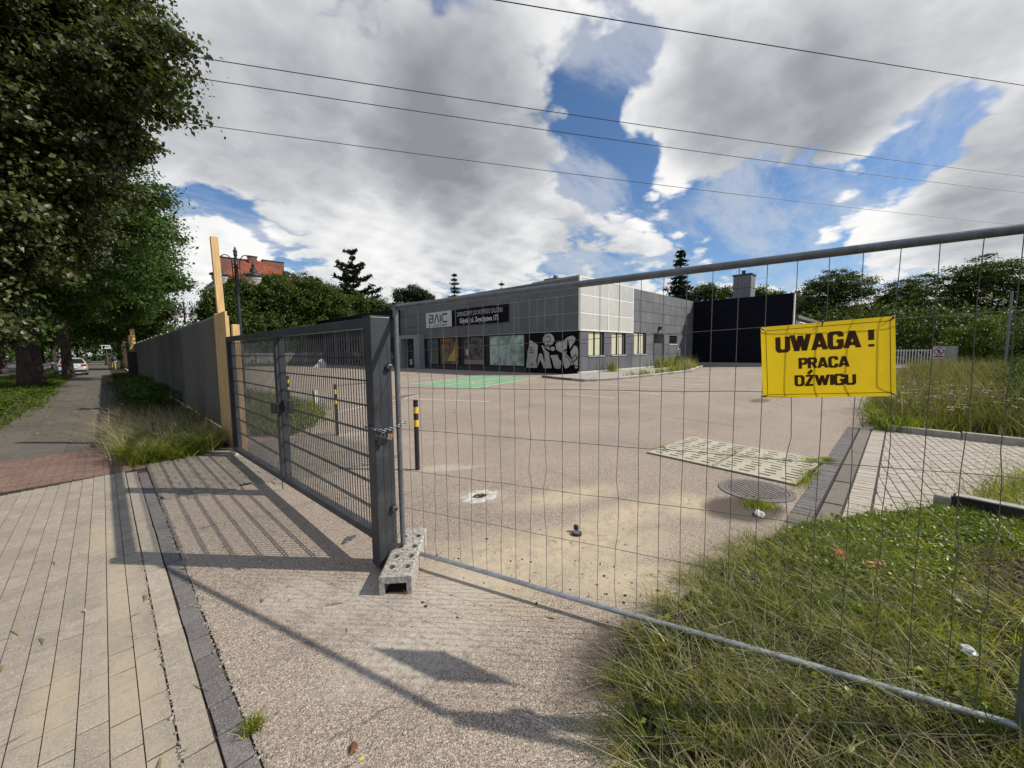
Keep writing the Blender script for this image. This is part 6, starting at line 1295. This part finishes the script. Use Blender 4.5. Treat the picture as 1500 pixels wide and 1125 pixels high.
# small street sign on a post
t = thing('street_sign', 'small white street sign on a thin post near the person', 'sign', (.42, 78.5, 0)); MB().tube([(0, 0, 0), (0, 0, 3.0)], .04, 8).build('post', M_GALV, t); MB().box((-.45, -.06, 2.55), (.45, -.03, 3.05)).build('plate', M_SIGNW, t); MB().box((-.3, -.07, 2.75), (.3, -.06, 2.88)).build('bar', M_SIGNB, t)

# ------------------------------------------------------------------ litter
def lump(name, label, cat, loc, sc, m, n=26, rot=0, seed=3):
    rr = np.random.default_rng(seed); bm = bmesh.new(); bmesh.ops.create_icosphere(bm, subdivisions=2, radius=1)
    for v in bm.verts: k = 1 + rr.normal() * (.3 if cat == 'litter' else .14); v.co = Vector((v.co.x * sc[0] * k, v.co.y * sc[1] * k, max(v.co.z, -.3) * sc[2] * k))
    me = bpy.data.meshes.new(name); bm.to_mesh(me); bm.free(); o = link(name, me, m); o.location = (loc[0], loc[1], loc[2] + sc[2] * .3); o.rotation_euler = (0, 0, rot); return tag(o, label, cat)
lump('squashed_can', 'flattened dark metal scrap lying near the gate shadow tip', 'scrap', (1.46, 3.52, 0), (.085, .035, .012), mat('dull_scrap', (.09, .09, .085), .5, .3, var=.6, scale=60), rot=.5)
t = thing('plastic_cap', 'black plastic cap with raised flap on the sandy drive', 'cap', (2.95, 2.06, 0)); MB().tube([(0, 0, .0), (0, 0, .022)], .045, 20).build('ring', M_BLACK, t); MB().tube([(0, 0, .022), (0, 0, .024)], .034, 16).build('disc', mat('grey_plastic', (.12, .13, .15), .4), t); MB().box((.03, .02, .02), (.06, .06, .065)).build('flap', M_BLACK, t, .004)
leafb = lump('dead_leaf', 'curled brown dead leaf on the drive near the bottom edge', 'leaf', (.64, 1.60, 0), (.030, .016, .013), mat('brown_leaf', (.13, .05, .025), .7, var=.4, scale=50), rot=1.0, seed=5); MB().tube([(.02, 0, .0), (.05, .012, .002), (.075, .02, .004)], .0012, 5).build('leaf_stalk', mat('brown_leaf', (.13, .05, .025)), leafb)
lump('yellow_leaf', 'tiny yellow leaf beside the brown dead leaf', 'leaf', (.645, 1.535, 0), (.012, .008, .003), mat('yellow_leaf', (.50, .45, .08), .6, bmp=0), seed=6)
lump('pebble', 'pale pebble lying by the meeting shadow lines', 'pebble', (.83, 1.50, 0), (.010, .008, .007), M_CONCL, seed=8)
lump('red_scrap', 'dark red plastic scrap in the grass, left of the pair', 'litter', (3.92, .27, .10), (.07, .035, .012), mat('red_plastic', (.38, .05, .035), .5, var=.2), rot=.7, seed=9)
lump('red_scrap', 'bright coral plastic scrap in the grass, right of the pair', 'litter', (3.88, .06, .10), (.065, .03, .012), mat('coral_plastic', (.62, .14, .09), .5, var=.2), rot=-.6, seed=10)
lump('white_wrapper', 'crumpled white wrapper in the grass behind the bottom rail', 'litter', (3.08, -.34, .10), (.045, .03, .016), M_SIGNW, seed=12); lump('white_scrap', 'small white paper scrap at the bare grass edge', 'litter', (2.62, .80, .07), (.018, .014, .008), M_SIGNW, seed=13)
lump('broken_kerb_chunk', 'broken pale concrete chunk at the corner of the damp patch', 'rubble', (4.58, .95, 0), (.09, .05, .03), M_CONCL, rot=.4, seed=14)
